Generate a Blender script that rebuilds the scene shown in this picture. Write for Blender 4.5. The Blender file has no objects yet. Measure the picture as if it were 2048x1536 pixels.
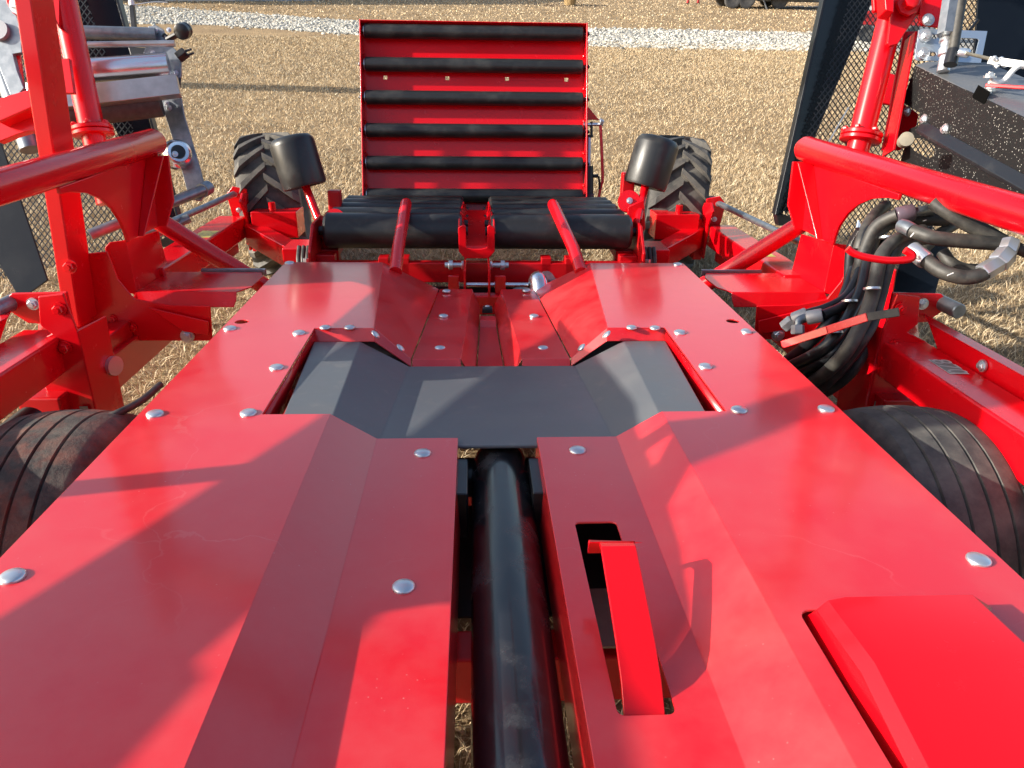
import bpy, bmesh, math, random
import numpy as np
from mathutils import Vector, Matrix
random.seed(7); RNG = np.random.default_rng(7)
R = math.radians
SC = bpy.context.scene
COL = SC.collection

# ---------------------------------------------------------------- frames
# M = machine frame: x right, y away from the camera, z up; deck top is z = 0.
# The machine stands nose-up on level ground: M is tipped by TILT about x.
TILT = R(7.5)
ZOFF = 1.09
M2W = Matrix.Translation((0, 0, ZOFF)) @ Matrix.Rotation(-TILT, 4, 'X')
FPX, CX, CY = 1500.0, 1024.0, 768.0
CAMM = Vector((-.058, 0, .8))
_p, _y, _r = R(22.8), R(3.1), R(.9)
CF = Vector((math.sin(_y)*math.cos(_p), math.cos(_y)*math.cos(_p), -math.sin(_p)))
_R0 = Vector((math.cos(_y), -math.sin(_y), 0)); _U0 = _R0.cross(CF)
CR = _R0*math.cos(_r) + _U0*math.sin(_r); CU = -_R0*math.sin(_r) + _U0*math.cos(_r)

def ray(u, v): return CF + CR*((u-CX)/FPX) - CU*((v-CY)/FPX)
def D(u, v, d): return CAMM + ray(u, v)*d                     # a point at depth d
def at(u, v, x=None, y=None, z=None):                          # a point on a machine plane
    r = ray(u, v)
    if x is not None: return CAMM + r*((x-CAMM.x)/r.x)
    if y is not None: return CAMM + r*((y-CAMM.y)/r.y)
    return CAMM + r*((z-CAMM.z)/r.z)
def on(u, v, p, n):                                            # a point on any plane
    r = ray(u, v); p = Vector(p); n = Vector(n)
    return CAMM + r*((p-CAMM).dot(n)/r.dot(n))
def ground_at(u, v, zw=0.0):                                   # a point on the level ground, world frame
    o = M2W @ CAMM; r = (M2W.to_3x3() @ ray(u, v)); return o + r*((zw-o.z)/r.z)

# ---------------------------------------------------------------- camera, sky, sun, exposure
cam = bpy.data.cameras.new('camera'); cam.sensor_width = 36; cam.lens = FPX/2048*36
cam.clip_start = .02; cam.clip_end = 2000
camo = bpy.data.objects.new('camera', cam); COL.objects.link(camo)
_m = Matrix.Identity(4)
for i in range(3): _m[i][0] = CR[i]; _m[i][1] = CU[i]; _m[i][2] = -CF[i]; _m[i][3] = CAMM[i]
camo.matrix_world = M2W @ _m
SC.camera = camo

SUN_DIR = Vector((1.0, .145, -.432)).normalized()                # the way the light travels, world frame
SUN_EL = math.asin(-SUN_DIR.z); SUN_AZ = math.atan2(-SUN_DIR.x, -SUN_DIR.y)
w = bpy.data.worlds.new('World'); SC.world = w; w.use_nodes = True
nt = w.node_tree; bg = nt.nodes['Background']
sky = nt.nodes.new('ShaderNodeTexSky'); sky.sky_type = 'NISHITA'; sky.sun_disc = False
sky.sun_elevation = SUN_EL; sky.sun_rotation = SUN_AZ; sky.air_density = 1.0; sky.dust_density = 2.5; sky.ozone_density = 1.0
nt.links.new(sky.outputs[0], bg.inputs[0]); bg.inputs[1].default_value = .135
sl = bpy.data.lights.new('sun', 'SUN'); sl.energy = 4.7; sl.angle = R(.55); sl.color = (1.0, .93, .82)
so = bpy.data.objects.new('sun', sl); COL.objects.link(so)
so.rotation_euler = SUN_DIR.to_track_quat('-Z', 'Y').to_euler(); so.location = (-8, -4, 12)
SC.view_settings.view_transform = 'Standard'; SC.view_settings.look = 'None'
SC.view_settings.exposure = 0.98; SC.view_settings.gamma = 1.0
SC.render.engine = 'CYCLES'
SC.cycles.max_bounces = 8; SC.cycles.transparent_max_bounces = 8

# ---------------------------------------------------------------- materials
def tide_marks(m, strength=.085):
    """thin pale dried-water lines on a paint material"""
    t = m.node_tree; b = t.nodes['Principled BSDF']; L = t.links.new; tc = t.nodes.new('ShaderNodeTexCoord')
    n = t.nodes.new('ShaderNodeTexNoise'); n.inputs['Scale'].default_value = 5; n.inputs['Detail'].default_value = 6; L(tc.outputs['Object'], n.inputs['Vector'])
    ad = t.nodes.new('ShaderNodeVectorMath'); ad.operation = 'MULTIPLY_ADD'; ad.inputs[1].default_value = (.22, .22, .22); L(n.outputs['Color'], ad.inputs[0]); L(tc.outputs['Object'], ad.inputs[2])
    v = t.nodes.new('ShaderNodeTexVoronoi'); v.feature = 'DISTANCE_TO_EDGE'; v.inputs['Scale'].default_value = 1.3; L(ad.outputs[0], v.inputs['Vector'])
    r = t.nodes.new('ShaderNodeMapRange'); r.inputs[1].default_value = .0032; r.inputs[2].default_value = .001; r.inputs[3].default_value = 0; r.inputs[4].default_value = 1; L(v.outputs['Distance'], r.inputs[0])
    n2 = t.nodes.new('ShaderNodeTexNoise'); n2.inputs['Scale'].default_value = 2.1; n2.inputs['Detail'].default_value = 3; L(tc.outputs['Object'], n2.inputs['Vector'])
    r2 = t.nodes.new('ShaderNodeMapRange'); r2.inputs[1].default_value = .50; r2.inputs[2].default_value = .62; r2.inputs[4].default_value = strength; L(n2.outputs['Fac'], r2.inputs[0])
    mu = t.nodes.new('ShaderNodeMath'); mu.operation = 'MULTIPLY'; L(r.outputs[0], mu.inputs[0]); L(r2.outputs[0], mu.inputs[1])
    sp = t.nodes.new('ShaderNodeTexVoronoi'); sp.inputs['Scale'].default_value = 55; L(tc.outputs['Object'], sp.inputs['Vector'])
    rs = t.nodes.new('ShaderNodeMapRange'); rs.inputs[1].default_value = .10; rs.inputs[2].default_value = .05; rs.inputs[3].default_value = 0; rs.inputs[4].default_value = 1; L(sp.outputs['Distance'], rs.inputs[0])
    n3 = t.nodes.new('ShaderNodeTexNoise'); n3.inputs['Scale'].default_value = 6; n3.inputs['Detail'].default_value = 4; L(tc.outputs['Object'], n3.inputs['Vector'])
    r3 = t.nodes.new('ShaderNodeMapRange'); r3.inputs[1].default_value = .52; r3.inputs[2].default_value = .70; r3.inputs[4].default_value = .45; L(n3.outputs['Fac'], r3.inputs[0])
    ms = t.nodes.new('ShaderNodeMath'); ms.operation = 'MULTIPLY_ADD'; L(rs.outputs[0], ms.inputs[0]); L(r3.outputs[0], ms.inputs[1]); L(mu.outputs[0], ms.inputs[2]); mu = ms
    src = b.inputs['Base Color'].links[0].from_socket; mx = t.nodes.new('ShaderNodeMix'); mx.data_type = 'RGBA'; L(mu.outputs[0], mx.inputs[0]); L(src, mx.inputs[6]); mx.inputs[7].default_value = (.62, .40, .36, 1)
    L(mx.outputs[2], b.inputs['Base Color'])
def mat(name, col, rough=.5, metal=0., spec=.5, coat=0., coat_rough=.1, noise=None, bump=None, dust=None, rvar=0., coat_ior=1.5):
    m = bpy.data.materials.new(name); m.use_nodes = True
    t = m.node_tree; b = t.nodes['Principled BSDF']; L = t.links.new
    b.inputs['Base Color'].default_value = (*col, 1); b.inputs['Roughness'].default_value = rough
    b.inputs['Metallic'].default_value = metal; b.inputs['Specular IOR Level'].default_value = spec
    b.inputs['Coat Weight'].default_value = coat; b.inputs['Coat Roughness'].default_value = coat_rough; b.inputs['Coat IOR'].default_value = coat_ior
    tc = t.nodes.new('ShaderNodeTexCoord'); cur = None
    def nz(scale, detail=4, rough_=.6, stretch=None):
        n = t.nodes.new('ShaderNodeTexNoise'); n.inputs['Scale'].default_value = scale
        n.inputs['Detail'].default_value = detail; n.inputs['Roughness'].default_value = rough_
        src = tc.outputs['Object']
        if stretch:
            mp = t.nodes.new('ShaderNodeMapping'); mp.inputs['Scale'].default_value = stretch
            L(src, mp.inputs[0]); src = mp.outputs[0]
        L(src, n.inputs['Vector']); return n.outputs['Fac']
    def ramp(src, a, b_):
        r = t.nodes.new('ShaderNodeMapRange'); r.inputs[1].default_value = a; r.inputs[2].default_value = b_
        L(src, r.inputs[0]); return r.outputs[0]
    def mix(fac, a, c):
        x = t.nodes.new('ShaderNodeMix'); x.data_type = 'RGBA'
        L(fac, x.inputs[0])
        for i, q in ((6, a), (7, c)):
            if isinstance(q, tuple): x.inputs[i].default_value = (*q, 1)
            else: L(q, x.inputs[i])
        return x.outputs[2]
    cur = col
    if noise:
        for (scale, c2, lo, hi) in noise: cur = mix(ramp(nz(scale, 5), lo, hi), cur, c2)
    if dust:
        (scale, dc, lo, hi, amt) = dust
        f = ramp(nz(scale, 8, .65), lo, hi)
        mm = t.nodes.new('ShaderNodeMath'); mm.operation = 'MULTIPLY'; mm.inputs[1].default_value = amt; L(f, mm.inputs[0])
        cur = mix(mm.outputs[0], cur, dc)
        if rvar:
            q = t.nodes.new('ShaderNodeMath'); q.operation = 'MULTIPLY_ADD'; q.inputs[1].default_value = rvar; q.inputs[2].default_value = rough
            L(f, q.inputs[0]); L(q.outputs[0], b.inputs['Roughness'])
    if not isinstance(cur, tuple): L(cur, b.inputs['Base Color'])
    if bump:
        bn = t.nodes.new('ShaderNodeBump'); bn.inputs['Strength'].default_value = bump[1]; bn.inputs['Distance'].default_value = bump[2] if len(bump) > 2 else .002
        L(nz(bump[0], 6), bn.inputs['Height']); L(bn.outputs[0], b.inputs['Normal'])
    return m

RED = (.60, .0012, .0062)
M = {}
M['red'] = mat('red_paint', RED, .27, spec=.35, coat=.3, coat_rough=.10, dust=(7.0, (.52, .16, .14), .6, .95, .05), rvar=.08, bump=(40, .015, .001))
M['deck'] = mat('deck_red_paint', RED, .34, spec=.45, coat=.85, coat_rough=.13, coat_ior=1.5, noise=[(1.6, (.62, .0014, .0075), .3, .8)],
                dust=(3.4, (.58, .27, .24), .38, .80, .20), rvar=.22, bump=(7, .035, .003))
tide_marks(M['deck'])
M['slot_dark'] = mat('painted_slot_dark', (.004, .004, .004), 1.0, spec=0.)
M['belt'] = mat('grey_belt_rubber', (.085, .092, .100), .40, spec=.8, noise=[(14, (.13, .128, .12), .60, .74)], dust=(5, (.16, .155, .145), .45, .85, .35), rvar=.2, bump=(420, .12, .0006))
M['black'] = mat('black_paint', (.010, .011, .013), .30, spec=.5, dust=(7, (.10, .10, .095), .5, .8, .22), rvar=.2)
M['navy'] = mat('black_sheet', (.004, .0058, .009), .24, spec=.28, dust=(5, (.03, .034, .04), .5, .9, .12), rvar=.08)
M['rubber'] = mat('black_roller_rubber', (.014, .015, .016), .38, spec=.5, dust=(8, (.12, .12, .11), .48, .8, .3), rvar=.25, bump=(90, .06, .001))
M['hose'] = mat('hydraulic_hose', (.020, .020, .019), .55, dust=(20, (.13, .12, .10), .4, .75, .5), bump=(240, .15, .0008))
M['tyre'] = mat('tyre_rubber', (.028, .028, .029), .72, noise=[(26, (.055, .053, .050), .45, .7)], dust=(6, (.22, .20, .165), .38, .72, .55), bump=(140, .35, .002))
M['tyre_dirty'] = mat('worn_tyre_rubber', (.030, .026, .024), .75, noise=[(10, (.13, .036, .022), .42, .58)], dust=(7, (.24, .21, .16), .42, .7, .5), bump=(70, .6, .004))
M['galv'] = mat('galvanised_steel', (.27, .295, .32), .40, metal=.8, noise=[(30, (.20, .225, .25), .4, .6)], bump=(40, .05, .001))
M['alu'] = mat('bright_aluminium', (.80, .81, .84), .25, metal=1., bump=(30, .03, .001))
M['alu_dull'] = mat('dull_aluminium', (.50, .49, .48), .35, metal=.9, noise=[(9, (.40, .38, .37), .4, .65)])
M['zinc'] = mat('zinc_bolt', (.62, .65, .68), .34, metal=.85, bump=(90, .2, .001))
M['bluezinc'] = mat('blue_zinc_plate', (.52, .60, .68), .3, metal=.8)
M['film'] = mat('brown_film_roller', (.050, .037, .032), .55, noise=[(40, (.075, .06, .052), .4, .65)], bump=(25, .3, .003))
M['white'] = mat('white_paint', (.74, .74, .72), .4)
M['yellow'] = mat('yellow_sticker', (.62, .52, .12), .5, noise=[(60, (.35, .30, .10), .5, .6)])
M['plate'] = mat('grey_sticker', (.16, .17, .16), .45)
M['purple'] = mat('cylinder_barrel', (.09, .065, .085), .3, spec=.5)
M['ivory'] = mat('ivory_plastic', (.24, .22, .17), .5, noise=[(30, (.3, .26, .19), .5, .7)])
M['rim'] = mat('wheel_rim', (.30, .31, .33), .45, metal=.3)
M['darkred'] = mat('frame_red_paint', (.46, .001, .005), .35, spec=.45, coat=.1)

# speckled black box paint: pale specks scattered over black
def speckle():
    m = bpy.data.materials.new('speckled_black'); m.use_nodes = True
    t = m.node_tree; b = t.nodes['Principled BSDF']; L = t.links.new
    tc = t.nodes.new('ShaderNodeTexCoord')
    v = t.nodes.new('ShaderNodeTexVoronoi'); v.inputs['Scale'].default_value = 120; v.inputs['Randomness'].default_value = 1
    n = t.nodes.new('ShaderNodeTexNoise'); n.inputs['Scale'].default_value = 9; n.inputs['Detail'].default_value = 3
    L(tc.outputs['Object'], v.inputs['Vector']); L(tc.outputs['Object'], n.inputs['Vector'])
    mr = t.nodes.new('ShaderNodeMapRange'); mr.inputs[1].default_value = .24; mr.inputs[2].default_value = .12
    mr.inputs[3].default_value = 0; mr.inputs[4].default_value = 1
    L(v.outputs['Distance'], mr.inputs[0])
    m2 = t.nodes.new('ShaderNodeMapRange'); m2.inputs[1].default_value = .36; m2.inputs[2].default_value = .60
    L(n.outputs['Fac'], m2.inputs[0])
    mu = t.nodes.new('ShaderNodeMath'); mu.operation = 'MULTIPLY'; L(mr.outputs[0], mu.inputs[0]); L(m2.outputs[0], mu.inputs[1])
    mx = t.nodes.new('ShaderNodeMix'); mx.data_type = 'RGBA'; L(mu.outputs[0], mx.inputs[0])
    mx.inputs[6].default_value = (.007, .007, .0075, 1); mx.inputs[7].default_value = (.30, .29, .26, 1)
    L(mx.outputs[2], b.inputs['Base Color']); b.inputs['Roughness'].default_value = .55; b.inputs['Specular IOR Level'].default_value = .3
    return m
M['speckle'] = speckle()

# ---------------------------------------------------------------- mesh helpers
def link(o, parent=None):
    COL.objects.link(o)
    if parent: o.parent = parent
    return o
def empty(name, parent=None, loc=(0, 0, 0)):
    o = bpy.data.objects.new(name, None); o.empty_display_size = .1; o.location = loc
    return link(o, parent)
def tag(o, label=None, cat=None, group=None, kind=None):
    for k, v in (('label', label), ('category', cat), ('group', group), ('kind', kind)):
        if v: o[k] = v
    return o

class MB:
    def __init__(s): s.v = []; s.f = []
    def add(s, vs, fs):
        n = len(s.v); s.v += [tuple(q) for q in vs]; s.f += [tuple(i+n for i in f) for f in fs]; return s
    def box(s, a, b):
        x0, y0, z0 = (min(a[i], b[i]) for i in range(3)); x1, y1, z1 = (max(a[i], b[i]) for i in range(3))
        return s.add([(x0,y0,z0),(x1,y0,z0),(x1,y1,z0),(x0,y1,z0),(x0,y0,z1),(x1,y0,z1),(x1,y1,z1),(x0,y1,z1)],
                     [(0,3,2,1),(4,5,6,7),(0,1,5,4),(1,2,6,5),(2,3,7,6),(3,0,4,7)])
    def prism(s, poly, ext):
        poly = [Vector(q) for q in poly]; ext = Vector(ext); n = len(poly)
        nrm = Vector((0, 0, 0))
        for i in range(n): nrm += poly[i].cross(poly[(i+1) % n])
        if nrm.dot(ext) > 0: poly = poly[::-1]
        vs = poly + [q+ext for q in poly]
        fs = [tuple(range(n)), tuple(range(2*n-1, n-1, -1))]
        fs += [((i+1) % n, i, i+n, (i+1) % n+n) for i in range(n)]
        return s.add(vs, fs)
    def bar(s, a, b, w, h, up=(0, 0, 1)):                       # rectangular bar from a to b
        a, b = Vector(a), Vector(b); d = (b-a).normalized(); up = Vector(up)
        sx = d.cross(up).normalized(); uz = sx.cross(d).normalized()
        q = [a + sx*i*w/2 + uz*j*h/2 for i, j in ((-1,-1),(1,-1),(1,1),(-1,1))]
        return s.prism(q, b-a)
    def tube(s, pts, r, seg=20, caps=True):
        pts = [Vector(q) for q in pts]; n = len(pts)
        rs = r if isinstance(r, (list, tuple)) else [r]*n
        T = [(pts[min(i+1, n-1)]-pts[max(i-1, 0)]).normalized() for i in range(n)]
        u = T[0].orthogonal().normalized(); vs = []
        for i in range(n):
            u = (u - T[i]*u.dot(T[i])).normalized(); w_ = T[i].cross(u)
            for k in range(seg):
                a = 2*math.pi*k/seg; vs.append(pts[i] + (u*math.cos(a)+w_*math.sin(a))*rs[i])
        fs = [(i*seg+k, i*seg+(k+1) % seg, (i+1)*seg+(k+1) % seg, (i+1)*seg+k) for i in range(n-1) for k in range(seg)]
        if caps: fs += [tuple(range(seg-1, -1, -1)), tuple(range((n-1)*seg, n*seg))]
        return s.add(vs, fs)
    def lathe(s, prof, o, axis, seg=24):                        # prof: (radius, along)
        o = Vector(o); ax = Vector(axis).normalized(); u = ax.orthogonal().normalized(); w_ = ax.cross(u); vs = []
        for (r, h) in prof:
            for k in range(seg):
                a = 2*math.pi*k/seg; vs.append(o + ax*h + (u*math.cos(a)+w_*math.sin(a))*max(r, 1e-5))
        n = len(prof)
        fs = [(i*seg+k, i*seg+(k+1) % seg, (i+1)*seg+(k+1) % seg, (i+1)*seg+k) for i in range(n-1) for k in range(seg)]
        fs += [tuple(range(seg-1, -1, -1)), tuple(range((n-1)*seg, n*seg))]
        return s.add(vs, fs)
    def mesh(s, name, m, smooth=35):
        me = bpy.data.meshes.new(name); me.from_pydata(s.v, [], s.f); me.update()
        fin(me, m, smooth); return me
    def build(s, name, m, parent=None, bev=0., smooth=35):
        o = link(bpy.data.objects.new(name, s.mesh(name, m, smooth)), parent)
        if bev: bevel(o, bev)
        return o
def fin(me, m, smooth=35):
    me.materials.append(M[m] if isinstance(m, str) else m)
    if smooth:
        me.polygons.foreach_set('use_smooth', [True]*len(me.polygons))
        me.set_sharp_from_angle(angle=R(smooth))
def bevel(o, wd, seg=2, ang=25):
    b = o.modifiers.new('bevel', 'BEVEL'); b.width = wd; b.segments = seg; b.limit_method = 'ANGLE'; b.angle_limit = R(ang)
    b.harden_normals = True
    return b
def sheet(name, facets, m, parent=None, th=.006, bev=.006, ref=(0, 0, 1), seg=3):
    """facets: list of outlines or (outline, [holes]); folded sheet metal with real thickness"""
    bm = bmesh.new()
    for fc in facets:
        ol, holes = fc if isinstance(fc, tuple) else (fc, [])
        vs = [bm.verts.new(q) for q in ol]
        if not holes: bm.faces.new(vs)
        else:
            es = [bm.edges.new((vs[i], vs[(i+1) % len(vs)])) for i in range(len(vs))]
            for h in holes:
                hv = [bm.verts.new(q) for q in h]
                es += [bm.edges.new((hv[i], hv[(i+1) % len(hv)])) for i in range(len(hv))]
            bmesh.ops.triangle_fill(bm, use_beauty=True, use_dissolve=False, edges=es)
    bmesh.ops.remove_doubles(bm, verts=bm.verts, dist=.0004)
    bmesh.ops.recalc_face_normals(bm, faces=bm.faces)
    rf = Vector(ref)
    if sum(f.normal.dot(rf)*f.calc_area() for f in bm.faces) < 0: bmesh.ops.reverse_faces(bm, faces=bm.faces)
    me = bpy.data.meshes.new(name); bm.to_mesh(me); bm.free(); fin(me, m, 18)
    o = link(bpy.data.objects.new(name, me), parent)
    sd = o.modifiers.new('solid', 'SOLIDIFY'); sd.thickness = th; sd.offset = -1
    if bev: bevel(o, bev, seg, 18)
    return o
def rrect(x0, y0, x1, y1, r, z, n=4):
    pts = []
    for (cx_, cy_, a0) in ((x1-r, y1-r, 0), (x0+r, y1-r, 90), (x0+r, y0+r, 180), (x1-r, y0+r, 270)):
        for k in range(n+1):
            a = R(a0+90*k/n); pts.append((cx_+r*math.cos(a), cy_+r*math.sin(a), z))
    return pts
def spline(pts, n=8):
    P = [Vector(q) for q in pts]; P = [P[0]*2-P[1]] + P + [P[-1]*2-P[-2]]; out = []
    for i in range(1, len(P)-2):
        a, b, c, d = P[i-1:i+3]
        for k in range(n):
            t = k/n
            out.append(.5*((2*b)+(c-a)*t+(2*a-5*b+4*c-d)*t*t+(3*b-a-3*c+d)*t**3))
    out.append(P[-2]); return out
def copy_obj(o, parent, loc=None, rot=None):
    c = o.copy(); link(c, parent)
    if loc is not None: c.location = loc
    if rot is not None: c.rotation_euler = rot
    return c
def mirx(pts): return [(-p[0], p[1], p[2]) for p in pts]

# ---------------------------------------------------------------- the setting: ground, gravel, far drive
def attr_color(me, cols, name='tint'):
    a = me.color_attributes.new(name, 'FLOAT_COLOR', 'POINT'); a.data.foreach_set('color', np.asarray(cols, np.float32).ravel())
def ground_material():
    m = bpy.data.materials.new('dry_turf'); m.use_nodes = True; t = m.node_tree; b = t.nodes['Principled BSDF']; L = t.links.new
    tc = t.nodes.new('ShaderNodeTexCoord')
    def nz(s, d=6, r_=.65):
        n = t.nodes.new('ShaderNodeTexNoise'); n.inputs['Scale'].default_value = s; n.inputs['Detail'].default_value = d
        n.inputs['Roughness'].default_value = r_; L(tc.outputs['Object'], n.inputs['Vector']); return n.outputs['Fac']
    r1 = t.nodes.new('ShaderNodeValToRGB'); e = r1.color_ramp.elements
    e[0].position = .28; e[0].color = (0.205, 0.147, 0.088, 1); e[1].position = .72; e[1].color = (0.52, 0.405, 0.255, 1)
    q = e.new(.46); q.color = (0.30, 0.217, 0.128, 1); q = e.new(.58); q.color = (0.41, 0.31, 0.19, 1)
    L(nz(26, 8, .8), r1.inputs[0])
    r2 = t.nodes.new('ShaderNodeValToRGB'); e = r2.color_ramp.elements
    e[0].position = .35; e[0].color = (.72, .68, .64, 1); e[1].position = .68; e[1].color = (1.15, 1.1, 1.02, 1)
    L(nz(.9, 6, .7), r2.inputs[0])
    mx = t.nodes.new('ShaderNodeMix'); mx.data_type = 'RGBA'; mx.blend_type = 'MULTIPLY'; mx.inputs[0].default_value = 1
    L(r1.outputs[0], mx.inputs[6]); L(r2.outputs[0], mx.inputs[7]); L(mx.outputs[2], b.inputs['Base Color'])
    b.inputs['Roughness'].default_value = .95; b.inputs['Specular IOR Level'].default_value = .15
    bn = t.nodes.new('ShaderNodeBump'); bn.inputs['Strength'].default_value = .9; bn.inputs['Distance'].default_value = .03
    L(nz(30, 8, .8), bn.inputs['Height']); L(bn.outputs[0], b.inputs['Normal'])
    return m
M['turf'] = ground_material()
def vcol_material(name, rough=.9, trans=0.):
    m = bpy.data.materials.new(name); m.use_nodes = True; t = m.node_tree; b = t.nodes['Principled BSDF']
    a = t.nodes.new('ShaderNodeAttribute'); a.attribute_name = 'tint'; t.links.new(a.outputs['Color'], b.inputs['Base Color'])
    b.inputs['Roughness'].default_value = rough; b.inputs['Specular IOR Level'].default_value = .2
    return m
M['blade'] = vcol_material('dry_grass_blade', .8)
M['stone'] = vcol_material('limestone_chip', .9)
M['gravel'] = mat('white_gravel', (.34, .32, .28), .95, noise=[(9, (.15, .14, .12), .50, .62), (22, (.45, .43, .38), .5, .7)], bump=(14, 1.0, .05))

g = MB(); GN = 90
def gz(x, y): return 0.0
g.add([(-400, -60, 0), (400, -60, 0), (400, 900, 0), (-400, 900, 0)], [(0, 1, 2, 3)])
tag(g.build('ground', 'turf', smooth=0), 'mown dry straw coloured grass field', kind='structure')

# gravel drive: a band crossing the field behind the machine, then bending away on the left
def gpoly(name, px, m, z, label):
    q = MB(); pts = [ground_at(u, v) for u, v in px]
    q.add([(p.x, p.y, z) for p in pts], [tuple(range(len(pts)))])
    return tag(q.build(name, m, smooth=0), label, kind='structure')
g_far = [(-700, 2), (150, 8), (300, 14), (420, 22), (560, 32), (700, 42), (900, 50), (1170, 57), (1400, 61), (1620, 66), (2000, 70), (2900, 76)]
g_near = [(2900, 118), (2000, 108), (1620, 101), (1400, 98), (1170, 92), (900, 80), (700, 68), (560, 58), (420, 49), (240, 46), (-100, 40), (-700, 38)]
gpoly('gravel_path', g_far+g_near, 'gravel', .006, 'white limestone gravel drive behind the machine')
gpoly('concrete_road', [(-800, -14), (3000, -14), (3000, -4), (700, -1), (600, 2), (400, 3), (-800, 3)], mat('pale_concrete', (.32, .30, .28), .9, noise=[(.6, (.26, .25, .23), .4, .7)]), .006, 'pale concrete drive at the far edge of the field')

# loose stones on the drive
def interp(poly, u):
    P = sorted(poly)
    for (a, b) in zip(P, P[1:]):
        if a[0] <= u <= b[0]: return a[1] + (b[1]-a[1])*(u-a[0])/(b[0]-a[0])
ico = bmesh.new(); bmesh.ops.create_icosphere(ico, subdivisions=1, radius=1)
iv = np.array([v.co[:] for v in ico.verts]); ifc = [[v.index for v in f.verts] for f in ico.faces]; ico.free()
V = []; F = []; C = []
ns = 15000
for i in range(ns):
    u = random.uniform(-60, 1760); lo, hi = interp(g_far, u), interp(g_near, u)
    v = random.uniform(lo-.6, hi+1.5) if random.random() < .94 else random.uniform(lo-3, hi+5)
    if 735 < u < 1160 and v > 60: continue
    p = ground_at(u, v); s = random.uniform(.014, .046)
    sc = np.array([s*random.uniform(.7, 1.5), s*random.uniform(.7, 1.5), s*random.uniform(.5, .9)])
    q = iv*(1+RNG.uniform(-.25, .25, (len(iv), 1)))*sc; a = random.uniform(0, 6.28); ca, sa = math.cos(a), math.sin(a)
    q = np.stack([q[:, 0]*ca-q[:, 1]*sa, q[:, 0]*sa+q[:, 1]*ca, q[:, 2]], 1) + np.array([p.x, p.y, s*.25])
    F += [[k+len(V)*len(iv) for k in f] for f in ifc]; V.append(q)
    c = random.uniform(.34, .62); c *= random.choice([1, 1, 1, .6]); C.append(np.tile([c, c*.955, c*.83, 1], (len(iv), 1)))
me = bpy.data.meshes.new('gravel_stones'); me.from_pydata(np.concatenate(V).tolist(), [], F); attr_color(me, np.concatenate(C)); fin(me, 'stone', 0)
tag(link(bpy.data.objects.new('gravel_stones', me)), 'loose white limestone chips covering the drive', 'gravel', kind='stuff')

# dry grass blades, denser near the camera
def grass(n, xr, yr, dens_pow, hmin, hmax, wd, name, label):
    y = yr[0] + (yr[1]-yr[0])*RNG.random(n)**dens_pow
    half = .72*y+1.4
    x = RNG.uniform(-1, 1, n)*np.minimum(half+.8, xr)
    keep = np.ones(n, bool)
    x, y = x[keep], y[keep]; n = len(x)
    h = RNG.uniform(hmin, hmax, n); a = RNG.uniform(0, 6.283, n); lean = RNG.uniform(.3, 2.2, n)*h
    wv = wd*(RNG.uniform(.6, 1.4, n))*(1+y*.045); ld = a+RNG.normal(0, .8, n)+1.57
    dx, dy = np.cos(a)*wv/2, np.sin(a)*wv/2
    lx, ly = np.cos(ld)*lean, np.sin(ld)*lean
    b0 = np.stack([x-dx, y-dy, np.full(n, -.004)], 1); b1 = np.stack([x+dx, y+dy, np.full(n, -.004)], 1)
    m0 = np.stack([x-dx*.8+lx*.4, y-dy*.8+ly*.4, h*.6], 1); m1 = np.stack([x+dx*.8+lx*.4, y+dy*.8+ly*.4, h*.6], 1)
    tp = np.stack([x+lx, y+ly, h*.9], 1)
    Vv = np.stack([b0, b1, m1, m0, tp], 1).reshape(-1, 3)
    i = np.arange(n)*5
    me = bpy.data.meshes.new(name)
    loops = np.stack([i, i+1, i+2, i+3, i+3, i+2, i+4], 1).ravel()
    me.vertices.add(len(Vv)); me.vertices.foreach_set('co', Vv.astype(np.float32).ravel())
    me.loops.add(len(loops)); me.loops.foreach_set('vertex_index', loops.astype(np.int32))
    me.polygons.add(2*n); st = np.stack([np.arange(n)*7, np.arange(n)*7+4], 1).ravel()
    me.polygons.foreach_set('loop_start', st.astype(np.int32))
    me.update(calc_edges=True); me.validate()
    pal = np.array([[.58, .44, .27], [.66, .53, .34], [.48, .35, .20], [.33, .235, .13], [.74, .64, .45], [.27, .22, .115]])
    pick = RNG.choice(len(pal), n, p=[.32, .26, .2, .07, .12, .03])
    c = pal[pick]*.96*RNG.uniform(.75, 1.15, (n, 1))
    c = np.concatenate([c, np.ones((n, 1))], 1); attr_color(me, np.repeat(c, 5, 0)); fin(me, 'blade', 0)
    o = link(bpy.data.objects.new(name, me)); tag(o, label, 'grass', kind='stuff'); return o
grass(270000, 4.8, (.6, 8.0), 1.1, .018, .050, .0034, 'grass_stubble', 'dry straw grass stubble standing under and around the machine')
grass(220000, 9.5, (8.0, 19.0), .9, .018, .040, .0042, 'grass_stubble', 'dry mown grass between the machine and the gravel drive')
grass(60000, 24.0, (22.0, 48.0), .9, .02, .05, .012, 'grass_stubble', 'dry mown lawn beyond the gravel drive')

# ---------------------------------------------------------------- the machine
WRAP = empty('bale_wrapper'); WRAP.matrix_world = M2W
tag(WRAP, 'red bale wrapping machine with steel deck, black rollers and mesh guarded wrapping arms', 'bale wrapper')

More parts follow.
